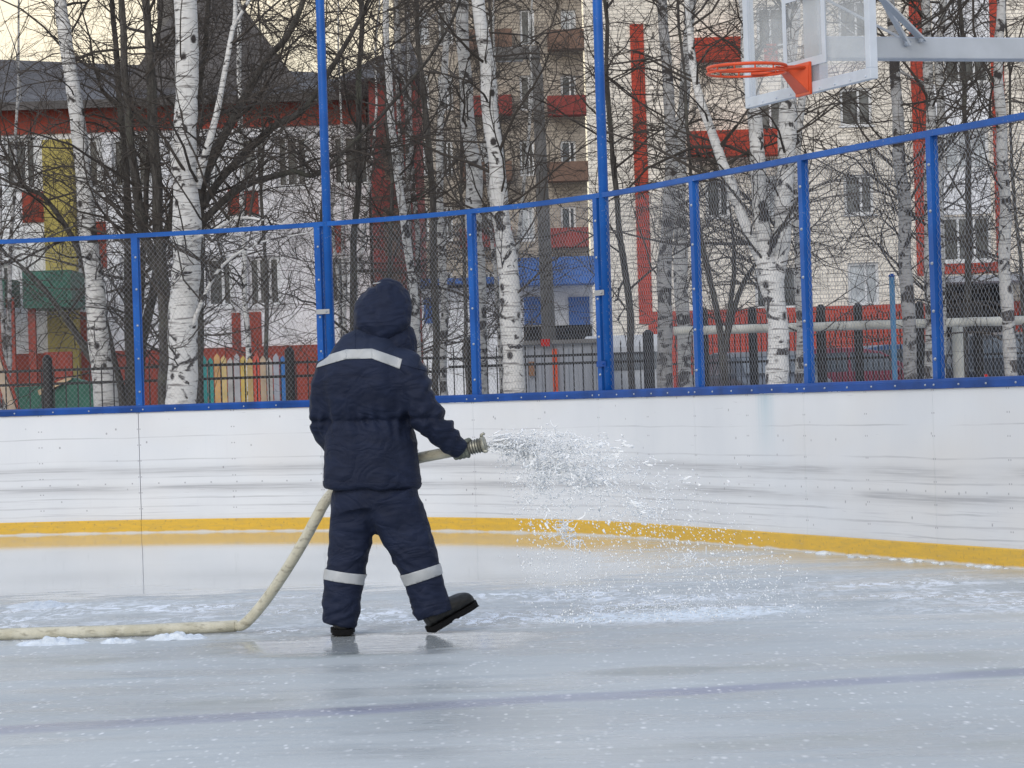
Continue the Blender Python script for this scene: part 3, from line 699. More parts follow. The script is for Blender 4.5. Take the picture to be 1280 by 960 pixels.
# boots
def boot(heel, fwd, pitch, name_label=None):
    fwd = fwd.normalized(); f = (fwd*math.cos(pitch)+Vector((0,0,1))*math.sin(pitch)); sd = fwd.cross(Vector((0,0,1))).normalized(); u = sd.cross(f).normalized()
    if u.z < 0: u = -u
    mb = MB(); prof = [(-.005,.030,.060,.028),(.02,.042,.085,.046),(.07,.046,.10,.05),(.12,.046,.092,.048),(.17,.050,.078,.046),(.22,.052,.070,.04),(.255,.047,.060,.03),(.278,.030,.045,.018)]
    n = 18; n0 = 0
    for (x, w, h, _) in prof:
        w *= 1.18; h *= 1.12
        for j in range(n):
            an = 2*PI*j/n; ca, sa = math.cos(an), math.sin(an)
            yy = math.copysign(abs(ca)**.8, ca)*w; zz = .022+h*.5+math.copysign(abs(sa)**.8, sa)*h*.5
            mb.v.append(tuple(heel+f*x+sd*yy+u*zz))
    for i in range(len(prof)-1):
        for j in range(n):
            a = i*n+j; b = i*n+(j+1) % n; mb.f.append((a, b, b+n, a+n)); mb.m.append(0)
    mb.f.append(tuple(reversed(range(n)))); mb.m.append(0); mb.f.append(tuple((len(prof)-1)*n+j for j in range(n))); mb.m.append(0)
    mb.tube([heel+f*.055+u*.05, heel+f*.05+u*.11, heel+f*.045+u*.18], [.052, .050, .052], 16)
    me = remesh(mb, .007, 4); displace(me, lambda p: noise.noise(p*45)*.003)
    b = link_part('boot', me, MAT['boot'], man)
    mb = MB(); out = [(a_, b_*1.16) for a_, b_ in ((-.012,.030),(-.004,.042),(.03,.048),(.08,.047),(.12,.043),(.17,.050),(.22,.055),(.255,.050),(.28,.034),(.29,.012))]
    ring = [(x, w) for x, w in out]+[(x, -w) for x, w in reversed(out)]
    k = len(ring)
    for z in (0, .028):
        for x, w in ring: mb.v.append(tuple(heel+f*x+sd*w+u*(z+(.006 if .1 < x < .15 and z == 0 else 0))))
    for j in range(k): mb.f.append((j, (j+1) % k, k+(j+1) % k, k+j)); mb.m.append(0)
    mb.f.append(tuple(reversed(range(k)))); mb.m.append(0); mb.f.append(tuple(k+j for j in range(k))); mb.m.append(0)
    for i in range(12):     # lugs
        x = .0+i*.025
        if .1 < x < .15: continue
        c = heel+f*x; mb.bar(c-sd*.045-u*.001, c+sd*.045-u*.001, .012, .004, up=u)
    s_ = mb.build('t', MAT['sole']); C.objects.unlink(s_); so = link_part('sole', s_.data, MAT['sole'], man, False); so.parent = b
h1 = pp(428.5, 796, -.02); h1.z = .007; boot(h1, Vector((-.05, 1, 0)), 0)
h2 = pp(540, 792, -.02); h2.z = .012; boot(h2, Vector((1, .55, 0)), math.radians(25))

# hose path: nozzle end -> in front of the person -> left hip -> ground -> off to the left
hp = [pp(586,560,.065), pp(570,563.5,.075), pp(552,567,.09), pp(522,573,.15), pp(495,582,.25), pp(465,592,.36), pp(438,602,.40), pp(418,614,.34), pp(406,628,.26), pp(396,646,.24), pp(380,676,.28), pp(362,706,.34), pp(343,735,.41), pp(326,758,.46), pp(311,775,.49), pp(301,782.5,.50)]
gz = .034
def onice(px, Yd): 
    p = at(px, 700, Yd); p.z = gz; return p
hp += [onice(291, 16.93), onice(275, 16.90), onice(250, 16.88), onice(215, 16.86), onice(160, 16.83), onice(100, 16.84), onice(40, 16.86), onice(-30, 16.86), onice(-200, 16.8), onice(-500, 16.9), onice(-900, 17.4)]
def smooth_path(pts, per=8):
    out = []
    for i in range(len(pts)-1):
        p0 = pts[max(0, i-1)]; p1 = pts[i]; p2 = pts[i+1]; p3 = pts[min(len(pts)-1, i+2)]
        for t in range(per): out.append(cr(p0, p1, p2, p3, t/per))
    out.append(pts[-1]); return out
hs = smooth_path(hp)
hose = tag(empty('fire_hose', onice(291, 16.93)), 'pale canvas hose held by the person and trailing over the ice to the left', 'hose')
mb = MB(); rad = []
k0 = 15*8
for i, p in enumerate(hs):
    r = .0285+.0012*math.sin(i*.9)*noise.noise(Vector((i*.3, 0, 0)))
    if abs(i-k0-4) < 8: r -= .004*(1-abs(i-k0-4)/8)
    if i > k0+6: r = .031
    rad.append(r)
mb.tube(hs, rad, 20); mb.v = [(x, y, max(z, .001)) for x, y, z in mb.v]
local(mb.build('hose_tube', MAT['hose'], hose, True))
# nozzle coupling
na, nb_ = pp(584,560.5,.066), pp(607,555,.05); nd = (nb_-na).normalized()
mb = MB(); L = (nb_-na).length
mb.tube([na+nd*(L*t) for t in (0, .15, .5, .78, .80, .92, .94, 1.0)], [.031, .033, .034, .037, .043, .045, .045, .040], 20)
n1 = nd.cross(Vector((0,1,0))).normalized(); n2 = nd.cross(n1)
for a in (0, 2*PI/3, 4*PI/3):     # claw lugs
    d = n1*math.cos(a+.2)+n2*math.sin(a+.2); c = nb_-nd*.012
    mb.tube([c+d*.038, c+d*.052+nd*.004, c+d*.056+nd*.016, c+d*.050+nd*.022], [.009, .009, .008, .005], 8)
coup = local(mb.build('coupling', MAT['nozzle'], hose, True))
mb = MB()
for t in (.06, .2, .34, .48, .62, .76):
    c = na+nd*(L*t); r = .0345+.002*(t > .6)
    mb.tube([c+n1*math.cos(a)*r+n2*math.sin(a)*r for a in [2*PI*i/24 for i in range(25)]], .0032, 6, cap=False)
w_ = local(mb.build('wire_binding', MAT['binding'], hose, True))
# gloves with five fingers closed round the hose
def glove(c, ax, wrist, r0=.030, flip=1):
    ax = ax.normalized(); u = (Vector((0,0,1))-ax*ax.z).normalized(); v = ax.cross(u)      # v: away / towards camera
    if v.y > 0: v = -v                                    # v towards the camera
    mb = MB()
    def arc(x, a0, a1, r, rad, ln=7):
        pts = [c+ax*(x+(i/(ln-1))*.004)+u*math.cos(a0+(a1-a0)*i/(ln-1))*r+v*math.sin(a0+(a1-a0)*i/(ln-1))*r for i in range(ln)]
        mb.tube(pts, [rad*(1.05-.03*i+(.06 if i in (2, 4) else 0)) for i in range(ln)], 10)
        ico(mb, tuple(pts[-1]), rad*.9)
    R = r0+.011
    for i, (x, e, rd) in enumerate(((.034, 4.3, .0110), (.012, 4.6, .0115), (-.010, 4.45, .0112), (-.031, 4.1, .0100))):
        arc(x, 1.2, e, R, rd)
    # palm on the camera side, thumb leaving its side near the wrist
    pc = c+v*(R+.006)+u*.004
    mb.tube([pc-ax*.040, pc-ax*.01, pc+ax*.020, pc+ax*.040], [.020, .027, .027, .020], 12)
    w1 = wrist; mb.tube([pc+ax*.0, (pc+w1)/2, w1], [.027, .027, .028], 12)
    tb = pc+u*.018+ax*.02
    mb.tube([tb, c+ax*.045+u*R*.9+v*R*.55, c+ax*.058+u*R*1.02-v*.004, c+ax*.060+u*R*.85-v*R*.5], [.014, .0135, .012, .009], 10)
    me = remesh(mb, .0045, 3); displace(me, lambda p: noise.noise(p*70)*.0018)
    return link_part('glove', me, MAT['glove'], man)
axr = (hp[0]-hp[2])
glove(pp(575, 562.3, .072), axr, pp(571, 558, .030))
axl = (hp[6]-hp[5])
glove(pp(447, 598.3, .39), -axl, pp(438, 577, .35))

# ------------------------------------------------------------------ spray
random.seed(11)
def m_water():
    N = NT('spray_water'); 
    m = N.out((.95, .975, 1.0), .12, None)
    t = m.node_tree; tl = N.n('BsdfTranslucent'); tl.inputs[0].default_value = (.93, .97, 1.0, 1); mx = N.n('MixShader'); mx.inputs[0].default_value = .2
    out = t.nodes['Material Output']; N.l(N.b.outputs[0], mx.inputs[1]); N.l(tl.outputs[0], mx.inputs[2]); N.l(mx.outputs[0], out.inputs[0])
    return m
MAT['water'] = m_water()
mb = MB(); n0p = pp(609, 554, .05)
def traj(v, t): return n0p + v*t + Vector((0, 0, -4.9))*t*t
def oct_(mb, c, r, d=None, st=1.0):
    # a small droplet stretched along d
    if d is None: d = Vector((0,0,1))
    d = d.normalized(); a = d.cross(Vector((.3,1,.2))).normalized(); b = d.cross(a)
    vs = [c+d*r*st, c-d*r*st]+[c+a*r*math.cos(q)+b*r*math.sin(q) for q in [2*PI*i/5 for i in range(5)]]
    mb.add(vs, [(0, 2+i, 2+(i+1) % 5) for i in range(5)]+[(1, 2+(i+1) % 5, 2+i) for i in range(5)])
def filament(pts, r):
    mb.tube(pts, [r*(.5+.5*math.sin(PI*(i+.5)/len(pts)))*random.uniform(.6, 1.3) for i in range(len(pts))], 5)
# bundles of jets: each bundle leaves with its own speed and breaks into filaments and drops
bund = []
for i in range(90):
    q = random.random()
    sp = .55+3.0*q**1.0; bund.append(Vector((sp, random.gauss(0, .28), random.gauss(.05+.10*sp, .22))))
for v in bund:
    tmax = (v.z+math.sqrt(v.z**2+4*4.9*n0p.z))/(9.8)
    dens = 85
    for k in range(dens):
        t = tmax*(.12+.88*random.random()**.8)
        s = .012+.055*t/.45
        p = traj(v, t)+Vector((random.gauss(0, s), random.gauss(0, s), random.gauss(0, s)))
        if p.z < .01 or noise.noise(p*11) < -.02-.25*random.random(): continue
        vel = v+Vector((0,0,-9.8*t))
        r = random.choice((.0018, .0024, .0032, .0042, .0055))*random.uniform(.7, 1.15)
        oct_(mb, p, r, vel+Vector((random.gauss(0,1), random.gauss(0,1), random.gauss(0,1))), random.uniform(1, 2.0))
# frothy ropes close to the nozzle
for i in range(420):
    v = Vector((random.uniform(.9, 3.4), random.gauss(0, .40), random.gauss(.38, .40))); t = .01+random.random()**1.0*.29
    p = traj(v, t)
    if noise.noise(p*15) < -.02: continue
    L = random.uniform(.02, .06)*(.4+t*4); pts = []; d = (v+Vector((random.gauss(0, .9), random.gauss(0, .6), -9.8*t+random.gauss(0, .9)))).normalized()
    for k in range(7):
        pts.append(p.copy()); d = (d+Vector((random.gauss(0,.75), random.gauss(0,.75), random.gauss(0,.75)))).normalized(); p = p+d*L/6
    filament(pts, random.uniform(.0018, .0052))
for i in range(60):      # solid core leaving the nozzle
    v = Vector((random.uniform(1.6, 3.0), random.gauss(0, .10), random.gauss(.25, .16))); o = Vector((0, random.gauss(0, .012), random.gauss(0, .014)))
    t = random.random()*.035; pts = [traj(v, t+k*.006)+o*(1+k*.1)+Vector((0, 0, random.gauss(0, .001))) for k in range(6)]; filament(pts, random.uniform(.002, .0045))
for i in range(350):
    v = Vector((random.uniform(.6, 3.1), random.gauss(0, .30), random.gauss(.32, .34))); t = random.random()**1.2*.24
    p = traj(v, t)+Vector((random.gauss(0,.006),)*3); oct_(mb, p, random.uniform(.0014, .0038), v, random.uniform(1, 2.2))
# torn lace-like sheets of water following the jet
def lace(seed, vx0, vx1, vz0, vz1, dy, t0, t1, k=26, thr=.085, nu=74, nv=54):
    n0 = len(mb.v); ok = {}
    for a in range(nu+1):
        for b in range(nv+1):
            t = t0+(t1-t0)*a/nu; f = b/nv
            p = traj(Vector((vx0+(vx1-vx0)*f, dy, vz0+(vz1-vz0)*f)), t); q = p*9+Vector((seed*3.1, seed, 0))
            p = p+Vector((noise.noise(q), 1.2*noise.noise(q+Vector((7,0,0))), noise.noise(q+Vector((0,0,9)))))*(.012+.12*t)
            mb.v.append(tuple(p)); mb.v.append((p.x+.0006, p.y+.0026, p.z+.0012))
            w = Vector((a/nu*k*.42+seed*5, f*k*.30, seed*2.3)); e = 1-.5*abs(f-.5)*2
            ok[(a, b)] = abs(noise.noise(w*.9)) < thr*e*(1.25-.5*a/nu) or abs(noise.noise(w*1.9+Vector((4,4,4)))) < thr*.42*e
    W = nv+1
    for a in range(nu):
        for b in range(nv):
            if ok[(a, b)] and ok[(a+1, b)] | ok[(a, b+1)] and ok[(a+1, b+1)] | ok[(a, b+1)]:
                i = n0+2*(a*W+b); j = n0+2*((a+1)*W+b)
                mb.f.append((i, i+2, j+2, j)); mb.f.append((i+1, j+1, j+3, i+3)); mb.m += [0, 0]
                mb.f += [(i, j, j+1, i+1), (i+2, i+3, j+3, j+2)]; mb.m += [0, 0]
lace(1, 1.4, 3.3, .1, 1.0, .05, .0, .24); lace(2, 1.0, 2.6, -.1, .9, -.12, .0, .26); lace(3, 1.8, 3.6, .2, 1.0, .15, .01, .20)
lace(4, .8, 2.4, -.2, .6, .02, .04, .30, 30, .07); lace(5, 1.5, 3.4, .0, .8, -.05, .12, .36, 34, .045); lace(6, 2.2, 3.8, .3, .9, .08, .10, .34, 34, .04)
# lobed sheets thrown down below the nozzle
def sheet(cpx, cpy, dy, n, w, h, seed):
    rnd = random.Random(seed); c = pp(cpx, cpy, dy)
    for i in range(n):
        a = rnd.uniform(0, 2*PI); q = c+Vector((math.cos(a)*w*rnd.random(), rnd.gauss(0, .03), math.sin(a)*h*rnd.random())); pts = []
        d = Vector((rnd.gauss(.5,.8), rnd.gauss(0,.4), rnd.gauss(-.3,.8))).normalized()
        for k in range(6):
            pts.append(q.copy()); d = (d+Vector((rnd.gauss(0,.5), rnd.gauss(0,.3), rnd.gauss(0,.5)))).normalized(); q = q+d*rnd.uniform(.006, .016)
        filament(pts, rnd.uniform(.0016, .0036))
for a in ((650,560,.05,60,.11,.05,1),(690,582,.06,90,.14,.08,2),(672,600,.05,50,.06,.07,3),(735,598,.1,60,.14,.07,4),(704,662,.1,46,.045,.05,5),(712,676,.1,34,.07,.02,6),(790,640,.15,30,.14,.06,7),(860,700,.3,20,.14,.05,8)): sheet(*a)
# splashes off the ice
for i in range(700):
    x = random.gauss(.85, .34); y = 16.95+.25*x*.6+random.gauss(0, .25); z = abs(random.gauss(0, .07)); oct_(mb, Vector((x, y, z)), random.uniform(.0014, .0036), None, 1.3)
spray = tag(mb.build('water_spray', MAT['water'], None, True), 'white burst of water thrown from the hose nozzle onto the ice', 'water spray', kind='stuff')

# slush lumps
def lump(cx, cy, w, d, h, seed, lab):
    e = MB(); nx, ny = 40, 14; rnd = seed*3.7
    p0 = at(cx, 700, cy)
    for j in range(ny+1):
        for i in range(nx+1):
            u = i/nx*2-1; v = j/ny*2-1; q = max(0, 1-u*u-v*v*.9)
            z = h*q**.8*(.45+.75*abs(noise.noise(Vector((u*2.6+rnd, v*1.2, 0))))+.22*noise.noise(Vector((u*7+rnd, v*3, 1)))) if q > 0 else 0
            rr = 1+.25*noise.noise(Vector((u*2+rnd, v*2, 5)))
            e.v.append((p0.x+u*w*rr, p0.y+v*d*rr, max(-.01, z-.004)))
    for j in range(ny):
        for i in range(nx):
            a = j*(nx+1)+i; e.f.append((a, a+1, a+nx+2, a+nx+1)); e.m.append(0)
    tag(e.build('slush_lump', MAT['slush'], None, True), lab, 'slush', 'slush lumps beside the hose')
lump(62, 16.50, .19, .10, .055, 1, 'leftmost and widest white slush lump lying in front of the hose')
lump(146, 16.45, .11, .07, .040, 2, 'small middle slush lump lying in front of the hose')
lump(218, 16.58, .16, .08, .055, 3, 'white slush lump under the hose bend, nearest the person')
lump(45, 19.8, .20, .35, .035, 4, 'pale bluish slush mound behind the hose at the far left')
# snow crumbs frozen to the foot of the yellow strip
rnd = random.Random(4)
mb = MB()
for i in range(9, 12):
    for k in range(26):
        t = rnd.random(); p, n = curve(i, t); q = p-n*(.012+abs(rnd.gauss(0, .05)))
        s = rnd.uniform(.012, .05); w = .6+.8*noise.noise(Vector((i*7+t*9, 0, 0)))
        ico(mb, (q.x, q.y, 0), max(.006, s*w), 0, (1.6, 1.6, .6))
tag(mb.build('snow_edge', MAT['slush'], None, True), 'crumbly snow ridge frozen along the foot of the yellow strip at the right', 'snow', kind='stuff')

# ------------------------------------------------------------------ trees
def branch(mb, p, d, L, r, seg, n, jit, grav, out):
    pts = [p.copy()]; rad = [r]
    for i in range(seg):
        d = (d+Vector((random.gauss(0, jit), random.gauss(0, jit), random.gauss(0, jit)+grav))).normalized()
        p = p+d*(L/seg); pts.append(p); rad.append(max(r*.22, r*(1-(i+1)/seg*.85)))
    mb.tube(pts, rad, n, cap=False); out.append((pts, rad)); return pts, rad
def lerp_path(pts, f):
    x = f*(len(pts)-1); i = min(len(pts)-2, int(x)); t = x-i
    return pts[i].lerp(pts[i+1], t), (pts[i+1]-pts[i]).normalized()
def perp(d):
    a = Vector((random.gauss(0,1), random.gauss(0,1), random.gauss(0,1))); a = a-d*a.dot(d); return a.normalized()
def foliage(tw, tr, paths, dens=3.6, zmin=1.6, zmax=8.5, L1=(1.1, 2.9), rise=.55, n2=8, n3=5, tw2=.0024, r1=.012):
    """tw: twigs mesh builder, tr: limbs builder, paths: trunk paths"""
    dummy = []
    for pts, rads in paths:
        total = sum((pts[i+1]-pts[i]).length for i in range(len(pts)-1)); cnt = int(total*dens)
        for _ in range(cnt):
            f = random.random(); p, d = lerp_path(pts, f)
            if p.z < zmin or p.z > zmax: continue
            a = random.uniform(0, 2*PI); o = Vector((math.cos(a), math.sin(a), random.gauss(rise, .3))).normalized()
            L = random.uniform(*L1); rr = r1*random.uniform(.6, 1.5)*(L/2)
            bp, br_ = branch(tr if rr > .024 else tw, p, o, L, rr, 7, 5, .20, random.choice((.06, .02, -.06)), dummy)
            for _2 in range(max(2, int(n2*random.uniform(.7, 1.3)))):
                f2 = random.uniform(.12, 1); p2, d2 = lerp_path(bp, f2); o2 = (d2*.8+perp(d2)*random.uniform(.5, 1.1)).normalized()
                cp, _r = branch(tw, p2, o2, random.uniform(.35, 1.15)*(L/2)**.5, random.uniform(.005, .009), 5, 3, .27, random.choice((.05, -.03, -.10)), dummy)
                for _3 in range(n3):
                    p3, d3 = lerp_path(cp, random.uniform(.15, 1)); o3 = (d3*.8+perp(d3)*random.uniform(.4, 1.1)).normalized()
                    branch(tw, p3, o3, random.uniform(.15, .55), random.uniform(.7, 1.2)*tw2, 3, 3, .28, -.06, dummy)
def pxpath(lst, Y, spread=0):     # lst of (px,py,width_px[,dy])
    s = F/Y; out = []; rad = []
    for q in lst:
        p = at(q[0], q[1], Y+(q[3] if len(q) > 3 else 0)); out.append(p); rad.append(q[2]/2/s)
    return out, rad
def densify(path, per=6, wob=.045):
    pts, rad = path; op = smooth_path(pts, per); orr = []
    for i in range(len(pts)-1):
        for t in range(per): orr.append(rad[i]+(rad[i+1]-rad[i])*t/per)
    orr.append(rad[-1])
    op = [p+Vector((noise.noise(p*1.3), noise.noise(p*1.3+Vector((9,0,0))), 0))*wob for p in op]
    orr = [r*(1+.16*noise.noise(p*4.1)) for r, p in zip(orr, op)]
    return op, orr
def tree(name, cat, label, Y, stems, bark, group=None, seed=0, to_top=11.5, ntr=12, twigm='twig', **kw):
    random.seed(seed)
    g = ground_z(Y); paths = []
    for k, st in enumerate(stems):
        pts, rad = pxpath(st, Y)
        if k == 0 or st[0][1] > 470:
            b = pts[0]+(pts[0]-pts[1])*0; dirn = (pts[0]-pts[1]).normalized(); 
            d = dirn*((pts[0].z-(g-.1))/max(.2, -dirn.z)) if dirn.z < 0 else Vector((0,0,-(pts[0].z-g)))
            pts.insert(0, pts[0]+Vector((d.x*.6, d.y, -(pts[0].z-(g-.1))))); rad.insert(0, rad[0]*1.25)
        if pts[-1].z > 4:
            t = (pts[-1]-pts[-2]).normalized(); L = max(1, to_top-pts[-1].z)
            pts.append(pts[-1]+(t*.5+Vector((0,0,.5)))*L*.5); rad.append(rad[-1]*.7); pts.append(pts[-1]+Vector((0,0,1))*L*.45); rad.append(.012)
        else: rad[-1] = .004
        paths.append(densify((pts, rad)))
    e = tag(empty(name, (paths[0][0][0].x, paths[0][0][0].y, g)), label, cat, group)
    tr = MB(); tw = MB()
    for pts, rad in paths: tr.tube(pts, rad, ntr)
    foliage(tw, tr, paths, **kw)
    local(tr.build('trunk', bark, e, True)); local(tw.build('crown', MAT[twigm], e))
    return e
B = MAT['birch']
GB = 'birches behind the rink'
tree('birch_tree', 'tree', 'thick white birch trunk with black scars left of the left tall blue pole', 38, [[(226,490,38),(230,380,37),(232,260,34),(232,120,29),(232,0,27)], [(246,235,11),(262,180,9),(280,110,7),(288,40,6),(292,0,5)], [(240,420,7),(252,380,5,-.2),(275,335,4,-.4),(320,305,2.5,-.6),(390,290,2,-.7)], [(238,300,6,-.1),(262,290,4.5,-.4),(300,272,4,-.6),(360,282,2.5,-.9)]], B[0], GB, 1, dens=4.2)
tree('birch_tree', 'tree', 'slender leaning white birch near the left edge in front of the yellow column', 42, [[(132,490,30),(125,420,26),(112,300,22),(98,170,20),(80,40,17),(74,0,16)]], B[0], GB, 2, dens=3.8)
tree('birch_tree', 'tree', 'thin crooked birch in front of the dark red wall right of the hooded person', 46, [[(523,480,12),(516,360,11),(500,240,10),(488,130,9),(482,0,7)]], B[0], GB, 3, dens=3.8)
tree('birch_tree', 'tree', 'mottled grey birch just left of the straight white birch in the middle', 47, [[(600,480,20),(596,340,20),(592,230,20),(582,130,17),(578,0,15)]], B[1], GB, 4, dens=3.8)
tree('birch_tree', 'tree', 'straight white birch with black marks left of the right tall blue pole', 41, [[(642,480,27),(634,360,26),(625,250,22),(612,120,19),(598,0,16)]], B[0], GB, 5, dens=4.2)
tree('birch_tree', 'tree', 'grey speckled birch right of the right tall blue pole, left one of two', 45, [[(832,480,20),(832,350,18),(838,200,15),(832,80,13),(826,0,12)]], B[2], GB, 6, dens=3.8)
tree('birch_tree', 'tree', 'grey speckled birch beside the fence post under the hoop rim, right one of two', 47, [[(858,480,18),(852,340,17),(850,200,15),(858,90,13),(866,0,12)]], B[1], GB, 7, dens=3.8)
tree('birch_tree', 'tree', 'large forked white birch below the backboard, splitting into three stems', 37, [[(973,478,28),(970,400,27),(962,345,30),(955,300,20),(947,200,19),(940,100,18),(934,0,17)], [(968,360,20),(976,300,22),(982,220,21),(984,130,22),(990,40,16),(992,0,15)], [(960,350,16),(940,300,14),(918,240,14),(895,180,12),(872,110,10),(862,40,8),(858,0,7)]], B[0], GB, 8, dens=3.8, zmin=2.2)
tree('birch_tree', 'tree', 'dark mottled birch between the last two fence posts below the hoop arm', 40, [[(1138,475,17),(1134,380,16),(1130,280,16),(1124,180,16),(1120,80,13),(1112,0,12)]], B[2], GB, 9, dens=4)
tree('birch_tree', 'tree', 'pale twin-stemmed birch passing behind the hoop arm', 44, [[(1162,475,13),(1162,300,13),(1162,160,13),(1160,60,12),(1158,0,11)], [(1176,475,12),(1176,300,12),(1174,160,11),(1176,60,10),(1180,0,9)]], B[1], GB, 10, dens=3.5)
tree('birch_tree', 'tree', 'birch at the right edge beyond the last fence post', 40, [[(1264,470,16),(1258,380,16),(1256,280,15),(1252,170,14),(1248,60,12),(1250,0,11)]], B[1], GB, 11, dens=3.8)
tree('birch_tree', 'tree', 'thin pale birch stem between the big birch and the left tall pole', 55, [[(310,480,7),(306,350,7),(302,200,6),(300,60,6),(298,0,5)]], B[0], GB, 12, dens=3.8)
GD = 'dark leafless trees behind the rink'
tree('birch_tree', 'tree', 'slim pale birch rising between the mottled grey birch and the thin crooked one', 53, [[(556,480,10),(554,340,10),(550,200,9),(556,80,8),(560,0,7)]], B[1], GB, 13, dens=3.5)
tree('birch_tree', 'tree', 'slim grey-white birch just right of the forked birch, passing behind the backboard', 43, [[(1000,478,11),(1000,380,11),(996,260,10),(1000,140,9),(1010,0,8)]], B[1], GB, 14, dens=3)
tree('bare_tree', 'tree', 'dark trunk standing close against the left side of the thick birch', 40, [[(206,490,18),(205,400,17),(200,300,13),(193,180,14),(186,60,11),(184,0,10)], [(204,360,14),(175,260,12),(160,150,10),(152,0,8)]], MAT['dark'], GD, 21, dens=3.8)
tree('bare_tree', 'tree', 'dark bushy tree of many fanning stems at the left behind the leaning birch', 43, [[(168,490,17),(164,400,14),(158,250,10),(150,120,8),(140,0,6)], [(150,490,14),(128,400,11),(100,320,8),(60,250,6),(10,200,4)], [(160,490,12),(176,380,9),(182,240,7),(190,100,6),(200,0,5)], [(140,490,13),(95,420,9),(55,360,6),(0,310,4)], [(172,490,12),(192,360,12),(222,240,9),(245,140,8),(262,0,6)]], MAT['dark'], GD, 22, dens=4)
tree('bare_tree', 'tree', 'dark tree with heavy limbs rising right from behind the thick birch', 42, [[(250,490,11),(250,400,11),(248,300,14),(252,240,14),(285,160,11),(330,80,9),(375,15,7)], [(250,260,12),(290,210,10),(340,160,9),(400,110,7)], [(250,280,10),(300,235,9),(360,215,7),(420,200,5)]], MAT['dark'], GD, 23, dens=3.8)
tree('bare_tree', 'tree', 'low dark forked tree before the brick wall, right of the two grey birches', 40, [[(905,470,10),(900,420,9),(885,340,7),(868,260,6),(862,200,4)], [(906,440,8),(912,380,6),(918,310,5),(910,250,4)], [(907,430,7),(925,360,6),(950,320,4),(965,290,3)]], MAT['dark'], GD, 24, dens=4, zmin=1.9, L1=(.6, 1.5))
tree('bare_tree', 'tree', 'dark slender tree behind the thin crooked birch', 52, [[(545,480,9),(543,340,9),(536,200,8),(525,60,6),(520,0,6)]], MAT['dark'], GD, 25, dens=4)
tree('bare_tree', 'tree', 'dark arching tree close to the right side of the right tall blue pole', 46, [[(790,480,9),(786,380,9),(772,260,7),(762,140,6),(756,0,5)]], MAT['dark'], GD, 26, dens=4)
tree('bare_tree', 'tree', 'dark tree with looping twigs in front of the ground floor windows at the right', 48, [[(1205,480,9),(1208,380,9),(1212,260,8),(1206,140,6),(1200,0,5)]], MAT['dark'], GD, 27, dens=4)
tree('bare_tree', 'tree', 'dark tree whose limb tips sweep across the left tall blue pole', 44, [[(440,480,9),(442,380,9),(446,260,8),(450,120,7),(452,0,6)]], MAT['dark'], GD, 28, dens=4)

# thicket further back: copies of four small trees
protos = []
for k in range(5):
    random.seed(100+k)
    tr = MB(); tw = MB(); paths = []
    for s_ in range(random.choice((1, 2, 3))):
        a = random.uniform(0, 6.28); l = random.uniform(.3, 1.4) if s_ else .2
        paths.append(densify(([Vector((0,0,-.1)), Vector((math.cos(a)*l*.3, math.sin(a)*l*.3, 2.5)), Vector((math.cos(a)*l, math.sin(a)*l, 6)), Vector((math.cos(a)*l*1.4, math.sin(a)*l*1.4, 10))], [.055, .045, .03, .012]), 4, .12))
    for pts, rad in paths: tr.tube(pts, rad, 7)
    foliage(tw, tr, paths, dens=5.5/len(paths)**.5, zmin=1.2, zmax=10, n2=6, n3=3, tw2=.004)
    bark = (MAT['dark'], B[1], MAT['dark'], B[2], MAT['dark'])[k]
    protos.append((tr.build('trunk', bark, None, True), tw.build('crown', MAT['twig_red' if k % 2 else 'twig'], None), k in (1, 3)))
random.seed(5)
spots = []
for i in range(6): spots.append((random.uniform(-10, 545), random.uniform(49, 74)))
for i in range(4): spots.append((random.uniform(520, 750), random.uniform(50, 72)))
for i in range(1): spots.append((random.uniform(1270, 1290), random.uniform(50, 80)))
for i in range(12): spots.append((-random.uniform(60, 520) if i % 2 else 1280+random.uniform(60, 520), random.uniform(45, 70)))
used = set()
for i, (px, Y) in enumerate(spots):
    k = i % 5; a, b, bir = protos[k]; p = at(px, 480, Y)
    g = ('pale leafless tree standing in the thicket in front of the far buildings', 'thicket birches') if bir else ('thin dark leafless tree standing in the thicket in front of the far buildings', 'thicket trees')
    e = tag(empty('birch_tree' if bir else 'bare_tree', (p.x, Y, ground_z(Y)), random.uniform(0, 6.28)), g[0], 'tree', g[1])
    sc = random.uniform(.85, 1.15); e.scale = (sc, sc, sc)
    if k not in used: used.add(k); a.parent = e; b.parent = e
    else:
        for o in (a, b): c = o.copy(); C.objects.link(c); c.parent = e

# ------------------------------------------------------------------ buildings
def wallgrid(mb, x0, x1, z0, z1, y, holes, depth=.16, thick=None):
    xs = sorted(set([x0, x1]+[h[0] for h in holes]+[h[1] for h in holes])); zs = sorted(set([z0, z1]+[h[2] for h in holes]+[h[3] for h in holes]))
    xs = [x for x in xs if x0 <= x <= x1]; zs = [z for z in zs if z0 <= z <= z1]
    for i in range(len(xs)-1):
        for j in range(len(zs)-1):
            cx, cz = (xs[i]+xs[i+1])/2, (zs[j]+zs[j+1])/2
            if any(h[0] < cx < h[1] and h[2] < cz < h[3] for h in holes): continue
            mb.add([(xs[i], y, zs[j]), (xs[i+1], y, zs[j]), (xs[i+1], y, zs[j+1]), (xs[i], y, zs[j+1])], [(0,1,2,3)])
    for a, b, c, d in holes:
        vs = [(a,y,c),(b,y,c),(b,y,d),(a,y,d),(a,y+depth,c),(b,y+depth,c),(b,y+depth,d),(a,y+depth,d)]
        mb.add(vs, [(0,1,5,4),(1,2,6,5),(2,3,7,6),(3,0,4,7)])
